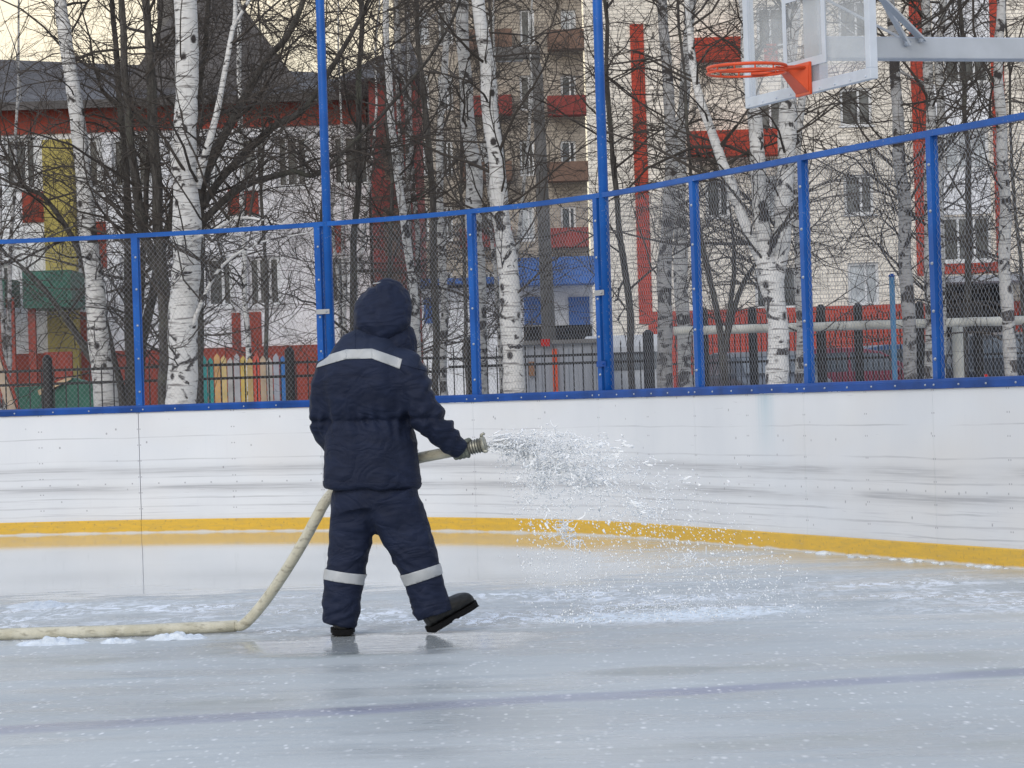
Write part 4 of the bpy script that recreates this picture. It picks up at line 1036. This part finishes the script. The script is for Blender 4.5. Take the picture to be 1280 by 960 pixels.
def shell(mb, x0, x1, z0, z1, y, dep, sk=0):     # sides, back, top
    if sk:
        X = x0+sk; mb.add([(x0,y,z0),(X,y+dep,z0),(X,y+dep,z1),(x0,y,z1),(x1,y,z0),(x1,y+dep,z0),(x1,y+dep,z1),(x1,y,z1)], [(1,0,3,2),(4,5,6,7),(5,1,2,6),(3,7,6,2)]); return
    mb.add([(x0,y,z0),(x0,y+dep,z0),(x0,y+dep,z1),(x0,y,z1),(x1,y,z0),(x1,y+dep,z0),(x1,y+dep,z1),(x1,y,z1)], [(1,0,3,2),(4,5,6,7),(5,1,2,6),(3,7,6,2)])
def rect(px0, py0, px1, py1, Y):
    a = at(px0, (py0+py1)/2, Y); b = at(px1, (py0+py1)/2, Y); t = at((px0+px1)/2, py0, Y); bo = at((px0+px1)/2, py1, Y)
    return (a.x, b.x, bo.z, t.z)
def window(parent, h, y, mull=1, curtain=False, fm=None, sill=True):
    a, b, c, d = h; mb = MB(); w = .09; yy = y+.10
    mb.box(a, b, yy, yy+.06, c, c+w); mb.box(a, b, yy, yy+.06, d-w, d); mb.box(a, a+w, yy, yy+.06, c+w, d-w); mb.box(b-w, b, yy, yy+.06, c+w, d-w)
    for m in range(mull):
        x = a+(b-a)*(m+1)/(mull+1)+(.08 if mull == 1 else 0); mb.box(x-.035, x+.035, yy+.002, yy+.062, c+w, d-w)
    e = MB(); e.box(a, b, yy+.07, yy+.09, c, d)
    f = local(mb.build('window', fm or MAT['pvc'], parent)); p = e.build('pane', MAT['curtain'] if curtain else MAT['glass'], parent); local(p); p.parent = f
    if sill:
        e = MB(); e.box(a-.06, b+.06, y-.06, y+.09, c-.05, c-.002); local(e.build('sill', MAT['pvc'], parent)).parent = f
    return f
def slab(parent, name, r, y, out, m, back=.0):
    mb = MB(); mb.box(r[0], r[1], y-out, y-back if back else y-.003, r[2], r[3]); return local(mb.build(name, m, parent))

# left: kindergarten-like low building
YL = 80; g0 = .3
A = tag(empty('low_building', (at(250, 480, YL).x, YL, g0)), 'two-storey white building with red bands, yellow pillar and dark pitched roof at the left', 'building')
x0, x1 = at(-260, 480, YL).x, at(468, 480, YL).x
ztop = at(240, 126, YL).z
holes = []
up_w = [(-200,170,-160,235),(-120,170,-70,235),(-40,172,-6,236),(5,172,46,236),(108,172,128,236),(140,172,160,236),(170,172,192,236),(250,172,275,236),(300,171,332,236),(345,170,385,235),(415,168,462,232)]
lo_w = [(-200,325,-150,388),(-110,325,-60,388),(0,330,14,386),(258,321,291,384),(310,320,351,383),(412,318,438,380),(150,322,180,384)]
for r in up_w+lo_w: holes.append(rect(*r, YL))
mb = MB(); wallgrid(mb, x0, x1, g0-.2, ztop, YL, holes); shell(mb, x0, x1, g0-.2, ztop, YL, 14); local(mb.build('wall', MAT['wplaster'], A))
for i, h in enumerate(holes): window(A, h, YL, 1 if (h[1]-h[0]) < .7 else 2, curtain=(i % 5 == 2))
r = rect(-260, 131, 468, 166, YL); slab(A, 'red_band', (x0, x1, r[2], r[3]), YL, .05, MAT['redp'])
for q in ((285,237,300,268),(303,237,323,268),(290,391,301,440),(308,390,327,440),(28,240,60,278),(118,277,133,335),(100,390,110,440),(412,282,431,316)): slab(A, 'red_panel', rect(*q, YL), YL, .04, MAT['redp'])
r = rect(-260, 440, 468, 464, YL); slab(A, 'plinth', (x0, x1, g0-.1, r[3]), YL, .08, MAT['redp'])
slab(A, 'pillar', (*rect(58, 166, 96, 345, YL)[:2], g0, ztop-.9), YL, .5, MAT['yelp'], .06)
# entrance porch: green canopy on red posts
r = rect(36, 340, 96, 386, YL-2); mb = MB(); mb.box(r[0], r[1], YL-3.0, YL-.55, r[2], r[3]); local(mb.build('canopy', MAT['greenp'], A))
r = rect(-60, 350, 14, 384, YL-2); mb = MB(); mb.box(r[0], r[1], YL-3.0, YL-.55, r[2], r[3]); local(mb.build('canopy', MAT['greenp'], A))
for q in (-50, 2, 16, 42): r = rect(q-4, 388, q+5, 470, YL-2.5); mb = MB(); mb.box(r[0], r[1], YL-2.8, YL-2.6, g0, r[3]+.3); local(mb.build('porch_post', MAT['redp'], A))
r = rect(58, 440, 92, 470, YL-2.5); mb = MB(); mb.box(r[0], r[1], YL-2.8, YL-2.6, g0, r[3]); local(mb.build('porch_wall', MAT['redp'], A))
# roof
mb = MB(); zr = at(60, 58, YL+4).z; e_ = .5
mb.add([(x0-e_, YL-e_, ztop), (x1, YL-e_, ztop), (x1, YL+14, ztop), (x0-e_, YL+14, ztop), (x0+2, YL+5, zr), (x1-1.5, YL+5, zr-.8), (x1-1.5, YL+9, zr-.8), (x0+2, YL+9, zr)],
       [(0,1,5,4),(1,2,6,5),(2,3,7,6),(3,0,4,7),(4,5,6,7),(3,2,1,0)])
mb.box(x0-e_, x1, YL-e_-.04, YL-e_+.10, ztop-.14, ztop+.06)
roof = local(mb.build('roof', MAT['roof'], A))
# tall steep gable
ga, gb, gt = at(150, 62, YL+3), at(385, 112, YL+3), at(258, -55, YL+3)
mb = MB(); yb = YL+2.0; yf = YL+12
mb.add([(ga.x, yb, ztop+.3), (gb.x, yb, ztop+.3), (gt.x, yb+1.5, gt.z), (ga.x, yf, ztop+.3), (gb.x, yf, ztop+.3), (gt.x, yf-1.5, gt.z)], [(0,1,2),(1,4,5,2),(4,3,5),(3,0,2,5),(0,3,4,1)])
gab = local(mb.build('gable_roof', MAT['roof'], A))
mb = MB(); cx = at(205, 0, YL+3).x; mb.box(cx-.4, cx+.4, YL+5, YL+5.8, zr, at(205, -20, YL+3).z); local(mb.build('chimney', MAT['conc'], A))
# dark red stair wing
YW = 76; a, b, c, d = rect(466, 100, 524, 470, YW)
Wg = tag(empty('stair_tower', ((a+b)/2, YW, g0)), 'tall dark red corner tower with pointed roof right of the low building', 'tower')
mb = MB(); mb.box(a, b, YW, YW+6, g0-.2, d); local(mb.build('wall', MAT['dred'], Wg))
mb = MB(); t = at(512, 50, YW+3); mb.add([(a-.9, YW-.3, d-.02), (b+.2, YW-.3, d+.1), (b+.2, YW+6.2, d+.1), (a-.9, YW+6.2, d-.02), (t.x, YW+3, t.z)], [(0,1,4),(1,2,4),(2,3,4),(3,0,4),(3,2,1,0)]); local(mb.build('roof', MAT['roof'], Wg))
a2, b2, _, _ = rect(478, 100, 500, 470, YW)
for (q0, q1) in ((170, 225), (260, 320), (340, 400)):
    r = rect(480, q0, 500, q1, YW); mb = MB(); mb.box(r[0], r[1], YW-.03, YW-.004, r[2], r[3]); local(mb.build('brown_panel', MAT['brownp'], Wg))

# middle: distant block of flats
YM = 140; M_ = tag(empty('apartment_block', (at(620, 480, YM).x, YM, .4)), 'distant tall beige apartment block with brown balconies in the middle background', 'apartment block')
holes = []; rows = []
for k in range(7):
    cy = 470-26-k*82
    if cy < -140: break
    for (a, b) in ((520,536),(548,566),(600,618),(650,668),(701,720)): holes.append(rect(a, cy-22, b, cy+22, YM)); 
    rows.append(cy)
x0, x1 = at(506, 480, YM).x, at(742, 480, YM).x; zt = 24
mb = MB(); wallgrid(mb, x0, x1, .2, zt, YM, holes); shell(mb, x0, x1, .2, zt, YM, 14); local(mb.build('wall', MAT['bbrick'], M_))
for i, h in enumerate(holes): window(M_, h, YM, 1, curtain=(i % 4 == 1), sill=False)
for k, cy in enumerate(rows):
    for (a, b) in ((575,640),(684,735)):
        r = rect(a, cy+6, b, cy+30, YM); mb = MB(); mb.box(r[0], r[1], YM-1.1, YM-.01, r[2], r[3]); local(mb.build('balcony', MAT['brownp'] if k % 2 else MAT['dred'], M_))
mb = MB(); mb.box(x0-.3, x1+.3, YM-.3, YM+14.3, zt+.01, zt+.4); local(mb.build('roof', MAT['roof'], M_))

# blue shop
YS = 72; Sh = tag(empty('shop_building', (at(640, 480, YS).x, YS, .4)), 'low white kiosk building with a deep blue fascia and blue panels behind the trees', 'kiosk')
r = rect(528, 358, 742, 470, YS); hol = [rect(598,372,606,402,YS)]
mb = MB(); wallgrid(mb, r[0], r[1], .2, r[3], YS, hol); shell(mb, r[0], r[1], .2, r[3], YS, 6); local(mb.build('wall', MAT['wplaster'], Sh))
window(Sh, hol[0], YS, 0)
r = rect(643, 324, 742, 358, YS); mb = MB(); mb.box(r[0], r[1], YS-1.2, YS+5, r[2]+.01, r[3]); local(mb.build('fascia', MAT['bluew'], Sh))
r = rect(528, 348, 641, 357, YS); mb = MB(); mb.box(r[0]-.2, r[1], YS-.5, YS+6.2, r[2]+.02, r[3]); local(mb.build('roof', MAT['bluew'], Sh))
for q in ((655,371,677,406),(711,371,737,406),(530,372,548,404)): slab(Sh, 'blue_panel', rect(*q, YS), YS, .05, MAT['bluew'])
r = rect(655, 407, 740, 432, YS); slab(Sh, 'dark_strip', r, YS, .06, MAT['void'])  # near-black slab across the wall below the blue panels
mb = MB(); r = rect(680, 360, 684, 470, YS-1); mb.box(r[0], r[1], YS-1.1, YS-1.0, .3, r[3]); local(mb.build('porch_post', MAT['black'], Sh))

# right: white brick block
YR = 103; R_ = tag(empty('brick_building', (at(1010, 480, YR).x, YR, .4)), 'large white brick apartment building with red stripes and red plinth at the right', 'apartment building')
hs_ = [(1055,218,1092,268),(1060,328,1099,381),(1050,110,1090,157),(1048,0,1086,48),(943,220,997,272),(944,335,997,386),(946,118,997,165),(946,8,997,58),(1178,270,1239,327),(1180,160,1236,212),(1180,50,1236,104),(1330,268,1372,320),(1330,160,1372,212),(1330,50,1372,104),(882,225,912,272)]
holes = [rect(*q, YR) for q in hs_]
x0, x1 = at(744, 480, YR).x, at(1600, 480, YR).x; zt = 18
door = rect(1182, 352, 1262, 470, YR); door = (door[0], door[1], .25, door[3]); holes2 = holes+[door]
mb = MB(); wallgrid(mb, x0, x1, .2, zt, YR, holes2, .2); shell(mb, x0, x1, .2, zt, YR, 14, 1.2); local(mb.build('wall', MAT['wbrick'], R_))
for i, h in enumerate(holes): window(R_, h, YR, 2 if h[1]-h[0] > 1.3 else 1, curtain=(i in (1, 4, 9)))
mb = MB(); mb.box(door[0]-.02, door[1]+.02, YR+.6, YR+.7, .2, door[3]+.1); dd_ = local(mb.build('entrance', MAT['void'], R_))
def stripR(px0, py0, px1, py1, nm='red_stripe', out=.05, m='rbrick'): return slab(R_, nm, rect(px0, py0, px1, py1, YR), YR, out, MAT[m])
stripR(793, 30, 810, 405); stripR(1140, -60, 1159, 345); stripR(1240, -60, 1256, 326)
for q in ((1165,212,1238,268),(1165,104,1238,158),(1165,0,1238,48)): stripR(*q, 'bay_panel', .04, 'wplaster')
stripR(1162, 328, 1256, 342); stripR(862, 50, 932, 78, 'red_balcony_panel', .9); stripR(860, 165, 972, 197, 'red_balcony_panel', .9)
stripR(955, 55, 972, 78, 'red_balcony_panel', .06)
r = rect(810, 384, 1180, 420, YR); mb = MB(); mb.box(r[0], r[1], YR-.1, YR-.004, .2, rect(880, 384, 1130, 420, YR)[3]); local(mb.build('plinth', MAT['rbrick'], R_))
r = rect(1264, 380, 1600, 420, YR); mb = MB(); mb.box(r[0], r[1], YR-.1, YR-.004, .2, rect(1264, 376, 1300, 420, YR)[3]); local(mb.build('plinth', MAT['rbrick'], R_))
r = rect(1170, 344, 1300, 352, YR-2); mb = MB(); mb.box(r[0], r[1], YR-2.4, YR-.01, r[2], r[3]); local(mb.build('door_canopy', MAT['greysteel'], R_))
mb = MB(); mb.box(x0+.9, x1+.3, YR-.4, YR+14.3, zt+.01, zt+.4); local(mb.build('roof', MAT['roof'], R_))

# ------------------------------------------------------------------ fences, posts, pipe
def picket(name, label, px0, px1, Y, ztop, gap, pos, rails, seedlab=None, w=.016, postw=.13, ph=.15):
    a, b = at(px0, 480, Y), at(px1, 480, Y); g = ground_z(Y); e = tag(empty(name, (a.x, Y, g)), label, 'fence')
    edges = [a.x]+[at(p, 480, Y).x for p in pos]+[b.x]
    for i in range(len(edges)-1):
        mb = MB(); x = edges[i]+gap*.5
        while x < edges[i+1]-gap*.3:
            h = ztop+.01*math.sin(x*9); mb.box(x-w/2, x+w/2, Y-w/2, Y+w/2, g+.08, h); 
            mb.add([(x-w*.7, Y-w*.7, h), (x+w*.7, Y-w*.7, h), (x+w*.7, Y+w*.7, h), (x-w*.7, Y+w*.7, h), (x, Y, h+.07)], [(0,1,4),(1,2,4),(2,3,4),(3,0,4)]); x += gap
        for z in rails: mb.box(edges[i]+.004, edges[i+1]-.004, Y-.022, Y-.009, z, z+.035)
        local(mb.build('picket_panel', MAT['black'], e))
    for p in pos:
        x = at(p, 480, Y).x; mb = MB(); mb.tube([Vector((x, Y, g-.05)), Vector((x, Y, ztop+ph)), Vector((x, Y, ztop+ph+.015)), Vector((x, Y, ztop+ph+.05))], [postw/2, postw/2, postw*.42, postw*.2], 14)
        local(mb.build('post', MAT['black'], e))
    return e
picket('iron_fence', 'black iron picket fence with widely spaced bars left of centre', -120, 560, 41.5, at(300,455,41.5).z, .155, (-60, 60, 363), (at(300,457,41.5).z, at(300,474,41.5).z, .7))
picket('iron_fence', 'black iron picket fence behind the middle of the rink fence', 562, 820, 43.5, at(700,434,43.5).z, .13, (592, 812), (at(700,446,43.5).z, at(700,456,43.5).z, .8), postw=.15)
picket('iron_fence', 'tall dense black picket fence in front of the white brick building', 822, 1420, 49, at(1050,396,49).z, .085, (882, 943, 1029, 1075, 1152, 1225, 1340), (at(1050,404,49).z, at(1050,450,49).z, .8), postw=.14)
# pipe
e = tag(empty('heating_pipe', at(840, 480, 44.5)), 'long pale wrapped heating pipe running level behind the right part of the rink fence', 'pipe')
mb = MB(); pts = []
for i in range(40):
    px = 842+i*14; p = at(px, 414-(px-842)*.031, 44.5-i*.02); p.z += .008*noise.noise(Vector((i*.8, 0, 0))); pts.append(p)
mb.tube(pts, [.062+.005*noise.noise(Vector((i*1.3, 3, 0))) for i in range(40)], 16); local(mb.build('pipe', MAT['pipe'], e, True))
for px in (870, 1198, 1330):
    p = at(px, 430, 44.3); mb = MB(); mb.tube([Vector((p.x, 44.35, ground_z(44)-.1)), Vector((p.x, 44.35, at(px, 408-(px-842)*.03, 44.3).z-.06))], .035 if px != 1198 else .075, 12); local(mb.build('support', MAT['pipe'], e, True))
# thin blue pole
p = at(1119, 480, 39); e = tag(empty('metal_pole', (p.x, 39, ground_z(39))), 'thin light blue pole ending in mid-air right of the forked birch', 'pole')
mb = MB(); mb.tube([Vector((0,0,-.1)), Vector((0,0,at(1119,346,39).z-ground_z(39)))], .034, 12); mb.build('shaft', mat('light_blue_paint', (.05, .16, .30), .6, var=.2), e, True); mb = MB(); z = at(1119,346,39).z-ground_z(39); mb.tube([Vector((0,0,z+.001)), Vector((0,0,z+.02)), Vector((0,0,z+.04))], [.04,.04,.016], 12); mb.build('cap', MAT['cap'], e, True)
# street lamp
p = at(684, 480, 58); g = ground_z(58); e = tag(empty('street_lamp', (p.x, 58, g)), 'dark grey concrete lamp post with flat horizontal head among the trees in the middle', 'street lamp')
zt = at(684, 66, 58).z; mb = MB(); mb.tube([Vector((.08,0,-.1)), Vector((0,0,zt-g-.3)), Vector((-.08,0,zt-g))], [.14, .095, .09], 12); mb.build('pole', MAT['conc'], e, True)
mb = MB(); mb.box(-.80, .06, -.13, .13, zt-g-.10, zt-g+.12); bevel(mb.build('lamp_head', MAT['conc'], e), .03); mb = MB(); mb.box(-.76, -.25, -.10, .10, zt-g-.135, zt-g-.103); mb.build('lens', MAT['glass'], e)

# grey sheet container with red stripe
YC = 52; a, b, c, d = rect(650, 430, 758, 500, YC); g = ground_z(YC)
e = tag(empty('storage_container', ((a+b)/2, YC, g)), 'grey sheet metal container with an orange upright stripe behind the middle bays', 'container')
mb = MB(); mb.box(a, b, YC, YC+2.4, g, d)
x = a+.08
while x < b-.1: mb.box(x, x+.05, YC-.025, YC-.002, g+.1, d-.08); x += .22
local(mb.build('body', MAT['greysteel'], e)); mb = MB(); mb.box(a-.06, b+.06, YC-.08, YC+2.46, d+.003, d+.07); local(mb.build('lid', MAT['conc'], e))
r = rect(691, 436, 697, 492, YC); mb = MB(); mb.box(r[0], r[1], YC-.06, YC-.027, g+.1, r[3]); local(mb.build('orange_stripe', MAT['orange'], e))
r = rect(661, 452, 668, 470, YC); mb = MB(); mb.box(r[0], r[1], YC-.06, YC-.027, r[2], r[3]); local(mb.build('notice', mat('brown_notice', (.25, .13, .07), .6), e))
r = rect(676, 424, 687, 433, YC); mb = MB(); mb.box(r[0], r[1], YC-.12, YC-.085, r[2], r[3]); local(mb.build('red_handle', MAT['tail'], e))

# playground pieces at the left
YG = 50; g = ground_z(YG)
e = tag(empty('painted_fence', (at(300, 480, YG).x, YG, g)), 'low playground fence of coloured boards standing before the white building', 'fence')
cols = [(.02,.20,.20),(.02,.22,.20),(.50,.30,.12),(.55,.42,.18),(.38,.37,.36),(.36,.36,.38),(.55,.40,.10),(.50,.36,.15),(.50,.08,.05),(.42,.32,.22),(.40,.38,.36),(.33,.35,.40),(.03,.15,.42),(.30,.32,.34)]
px = 252
for i, c in enumerate(cols):
    r = rect(px, 449+3*math.sin(i*2.1), px+7.6, 500, YG); mb = MB(); mb.box(r[0], r[1]-.008, YG-.02, YG+.01, g+.05, r[3])
    x = (r[0]+r[1])/2; mb.add([(r[0], YG-.02, r[3]+.0005), (r[1]-.008, YG-.02, r[3]+.0005), (x, YG-.02, r[3]+.06), (r[0], YG+.01, r[3]+.0005), (r[1]-.008, YG+.01, r[3]+.0005), (x, YG+.01, r[3]+.06)], [(0,1,2),(4,3,5),(1,4,5,2),(3,0,2,5)])
    local(mb.build('board', mat('painted_board', c, .6, var=.25, vscale=4), e)); px += 8.2
for z in (.75, 1.35): mb = MB(); r = rect(250, 449, 368, 500, YG); mb.box(r[0], r[1], YG+.012, YG+.05, z, z+.06); local(mb.build('rail', MAT['conc'], e))
e = tag(empty('play_house', (at(90, 480, YG+2).x, YG+2, g)), 'green wooden play structure with a sloping top at the foot of the leaning birch', 'playground structure')
def gslab(poly, y0, y1, m, nm):
    mb = MB(); P_ = [at(x, y, YG+2) for x, y in poly]; n = len(P_); P_ = [Vector((p.x, 0, max(g, p.z))) for p in P_]
    mb.v = [(p.x, y0, p.z) for p in P_]+[(p.x, y1, p.z) for p in P_]; mb.f = [tuple(reversed(range(n))), tuple(n+i for i in range(n))]+[(i, (i+1) % n, n+(i+1) % n, n+i) for i in range(n)]; mb.m = [0]*len(mb.f)
    local(mb.build(nm, m, e))
gslab([(18,520),(52,520),(52,482),(18,484)], YG+2, YG+2.6, MAT['greenp'], 'side_panel')
gslab([(62,520),(118,520),(118,480),(90,472),(62,492)], YG+2, YG+2.6, MAT['greenp'], 'side_panel')
gslab([(48,488),(90,470),(90,474),(50,494)], YG+1.9, YG+2.7, mat('weathered_board', (.45, .33, .2), .7, var=.4, vscale=5), 'sloping_board')
e = tag(empty('slide_beam', (at(8, 480, 45).x, 45, ground_z(45))), 'slanted tan beam edged in red at the far left edge', 'playground beam')
mb = MB(); a_, b_ = at(18, 520, 45), at(-14, 420, 45); mb.bar(a_, b_, .12, .12, up=Vector((0,1,0))); local(mb.build('beam', mat('tan_wood', (.42, .34, .26), .7, var=.2), e))
mb = MB(); o = Vector((.09, 0, .02)); mb.bar(a_+o, b_+o, .03, .10, up=Vector((0,1,0))); local(mb.build('red_edge', MAT['redp'], e))

# ------------------------------------------------------------------ vehicles (side-profile loft with glass, wheels, lamps)
def car(label, loc, rz, col, L=4.3, Wd=1.72, Hh=1.46, van=False, group='parked cars beyond the iron fence'):
    e = tag(empty('parked_van' if van else 'parked_car', loc, rz), label, 'van' if van else 'car', group)
    pm = paint('car_paint', col)
    hl = L/2; wh = .31
    if van: prof = [(-hl,.35),(-hl,1.0),(-hl+.04,Hh-.2),(-hl+.14,Hh),(hl-1.25,Hh),(hl-.75,1.15),(hl-.1,.95),(hl,.75),(hl,.35)]; win = [(-hl+.2,1.1,hl-1.3,Hh-.18)]
    else: prof = [(-hl,.38),(-hl+.02,.85),(-hl+.12,.98),(-hl+.55,1.02),(-hl+1.1,Hh-.06),(-hl+1.5,Hh),(-hl+2.3,Hh-.01),(-hl+2.75,Hh-.10),(-hl+3.45,.98),(hl-.35,.84),(hl-.04,.70),(hl,.38)]
    def wid(z): return Wd/2 if z < .95 else Wd/2-(z-.95)*(.12 if van else .36)
    mb = MB(); k = len(prof)
    for s_ in (-1, 1):
        for (x, z) in prof: mb.v.append((x, s_*wid(z), z))
    mb.f = [tuple(range(k)), tuple(reversed(range(k, 2*k)))]+[(i, k+i, k+(i+1) % k, (i+1) % k) for i in range(k)]; mb.m = [0]*len(mb.f)
    bevel(mb.build('body', pm, e), .04, 3)
    def pane(nm, q, out=.012):
        mb = MB(); c = sum((Vector(p) for p in q), Vector())/4; n = (Vector(q[1])-Vector(q[0])).cross(Vector(q[3])-Vector(q[0])).normalized()
        if n.dot(c-Vector((0,0,.7))) < 0: n = -n
        mb.v = [tuple(Vector(p)+n*out) for p in q]+[tuple(Vector(p)-n*.02) for p in q]; mb.f = [(0,1,2,3),(7,6,5,4)]+[(i, 4+i, 4+(i+1) % 4, (i+1) % 4) for i in range(4)]; mb.m = [0]*6
        mb.build(nm, MAT['glass'], e)
    if van:
        pane('rear_window', [(-hl+.01,-.6,1.15),(-hl+.01,.6,1.15),(-hl+.06,.55,Hh-.25),(-hl+.06,-.55,Hh-.25)], .02)
        pane('windscreen', [(hl-.78,-.7,1.2),(hl-.78,.7,1.2),(hl-1.2,.65,Hh-.06),(hl-1.2,-.65,Hh-.06)])
        for s_ in (-1, 1): pane('side_window', [(hl-1.9,s_*wid(1.2),1.2),(hl-1.0,s_*wid(1.2),1.2),(hl-1.3,s_*wid(Hh-.15),Hh-.15),(hl-1.9,s_*wid(Hh-.15),Hh-.15)])
    else:
        a, b = -hl, Hh
        pane('rear_window', [(a+.62,-.62,1.08),(a+.62,.62,1.08),(a+1.05,.55,b-.12),(a+1.05,-.55,b-.12)])
        pane('windscreen', [(a+3.38,-.66,1.03),(a+3.38,.66,1.03),(a+2.82,.55,b-.14),(a+2.82,-.55,b-.14)])
        for s_ in (-1, 1):
            pane('side_window', [(a+1.0,s_*wid(1.03),1.03),(a+2.05,s_*wid(1.03),1.03),(a+2.05,s_*wid(b-.10),b-.10),(a+1.25,s_*wid(b-.12),b-.12)])
            pane('side_window', [(a+2.12,s_*wid(1.03),1.03),(a+3.15,s_*wid(1.03),1.03),(a+2.72,s_*wid(b-.14),b-.14),(a+2.12,s_*wid(b-.10),b-.10)])
            mb = MB(); ico(mb, (a+3.0, s_*(Wd/2+.07), 1.03), .09, 0, (.7, 1, .8)); mb.build('mirror', pm, e, True)
    for x in (-hl+.8, hl-.8):
        for s_ in (-1, 1):
            mb = MB(); y0 = s_*(Wd/2-.18); y1 = s_*(Wd/2+.01)
            mb.tube([Vector((x, y0, wh)), Vector((x, y1, wh))], wh, 24); w = mb.build('wheel', MAT['rubber'], e)
            mb = MB(); mb.tube([Vector((x, y1+s_*.001, wh)), Vector((x, y1+s_*.012, wh))], wh*.6, 16); mb.build('rim', MAT['silver'], e).parent = w
    for s_ in (-1, 1):
        mb = MB(); mb.box(-hl-.02, -hl+.05, s_*Wd/2*.86-.10, s_*Wd/2*.86+.10, .72 if not van else .8, .9 if not van else 1.15); mb.build('tail_lamp', MAT['tail'], e)
        mb = MB(); mb.box(hl-.1, hl+.02, s_*Wd/2*.78-.16, s_*Wd/2*.78+.16, .58, .72); mb.build('headlamp', MAT['headl'], e)
    return e
def carat(px, Y, rz, *a, **k): p = at(px, 480, Y); return car(k.pop('label'), (p.x, Y, ground_z(Y)), rz, *a, **k)
carat(948, 60, -PI/2+.25, (.03, .035, .045), label='dark car with pale windscreen edge parked behind the forked birch')
carat(1055, 62, .12, (.13, .015, .03), label='maroon car parked side-on right of the forked birch', Hh=1.5)
carat(1130, 68, .3, (.03, .07, .16), label='dark blue car behind the maroon car', Hh=1.6)
carat(1228, 66, PI/2+.2, (.012, .013, .015), label='black car in front of the dark building entrance', Hh=1.75, L=4.6, Wd=1.85)
carat(786, 57, PI/2-.05, (.50, .52, .55), label='white van seen from the rear right of the grey container', van=True, Hh=1.75, L=4.4, Wd=1.6)

# ------------------------------------------------------------------ light
w = bpy.data.worlds.new('World'); scene.world = w; w.use_nodes = True; nt = w.node_tree
bg = nt.nodes['Background']; sky = nt.nodes.new('ShaderNodeTexSky'); sky.sky_type = 'NISHITA'; sky.sun_disc = False
EL, AZ = 34, 205       # sun placed behind-left of the camera to front-light boards and buildings; azimuth clockwise from +Y
sky.sun_elevation = math.radians(EL); sky.sun_rotation = math.radians(AZ); sky.air_density = 1.0; sky.dust_density = 3; sky.ozone_density = 1.0
bg.inputs['Strength'].default_value = .13; # thin overcast: cloud veil mixed over the clear sky, creamy towards the horizon
tc_ = nt.nodes.new('ShaderNodeTexCoord'); sx_ = nt.nodes.new('ShaderNodeSeparateXYZ'); nt.links.new(tc_.outputs['Generated'], sx_.inputs[0])
mr_ = nt.nodes.new('ShaderNodeMapRange'); mr_.interpolation_type = 'SMOOTHSTEP'; mr_.inputs[1].default_value = .06; mr_.inputs[2].default_value = .42; nt.links.new(sx_.outputs[2], mr_.inputs[0])
cm_ = nt.nodes.new('ShaderNodeMix'); cm_.data_type = 'RGBA'; cm_.inputs[6].default_value = (6.6, 5.7, 4.1, 1); cm_.inputs[7].default_value = (3.45, 3.9, 4.75, 1); nt.links.new(mr_.outputs[0], cm_.inputs[0])
mp_ = nt.nodes.new('ShaderNodeMapping'); mp_.inputs['Scale'].default_value = (1, 1, 4); nt.links.new(tc_.outputs['Generated'], mp_.inputs['Vector'])
nn_ = nt.nodes.new('ShaderNodeTexNoise'); nn_.inputs['Scale'].default_value = 3; nn_.inputs['Detail'].default_value = 5; nt.links.new(mp_.outputs[0], nn_.inputs['Vector'])
m2_ = nt.nodes.new('ShaderNodeMapRange'); m2_.inputs[1].default_value = .3; m2_.inputs[2].default_value = .6; m2_.inputs[3].default_value = .5; m2_.inputs[4].default_value = .95; nt.links.new(nn_.outputs[0], m2_.inputs[0])
sk_ = nt.nodes.new('ShaderNodeMix'); sk_.data_type = 'RGBA'; nt.links.new(m2_.outputs[0], sk_.inputs[0]); nt.links.new(sky.outputs[0], sk_.inputs[6]); nt.links.new(cm_.outputs[2], sk_.inputs[7])
nt.links.new(sk_.outputs[2], bg.inputs[0])
sl = bpy.data.lights.new('sun', 'SUN'); sl.energy = .7; sl.angle = math.radians(35); sl.color = (1, .97, .93)
so = bpy.data.objects.new('sun', sl); C.objects.link(so)
sd_ = Vector((math.sin(math.radians(AZ))*math.cos(math.radians(EL)), math.cos(math.radians(AZ))*math.cos(math.radians(EL)), math.sin(math.radians(EL))))
so.rotation_euler = (-sd_).to_track_quat('-Z', 'Y').to_euler()
vs_ = scene.view_settings; vs_.view_transform = 'Standard'; vs_.look = 'None'; vs_.exposure = .68; vs_.gamma = 1; vs_.use_curve_mapping = False
cy = scene.cycles; cy.max_bounces = 5; cy.diffuse_bounces = 3; cy.glossy_bounces = 3; cy.transmission_bounces = 4; cy.transparent_max_bounces = 6; cy.caustics_reflective = False; cy.caustics_refractive = False
scene.render.resolution_x = 1024; scene.render.resolution_y = 768
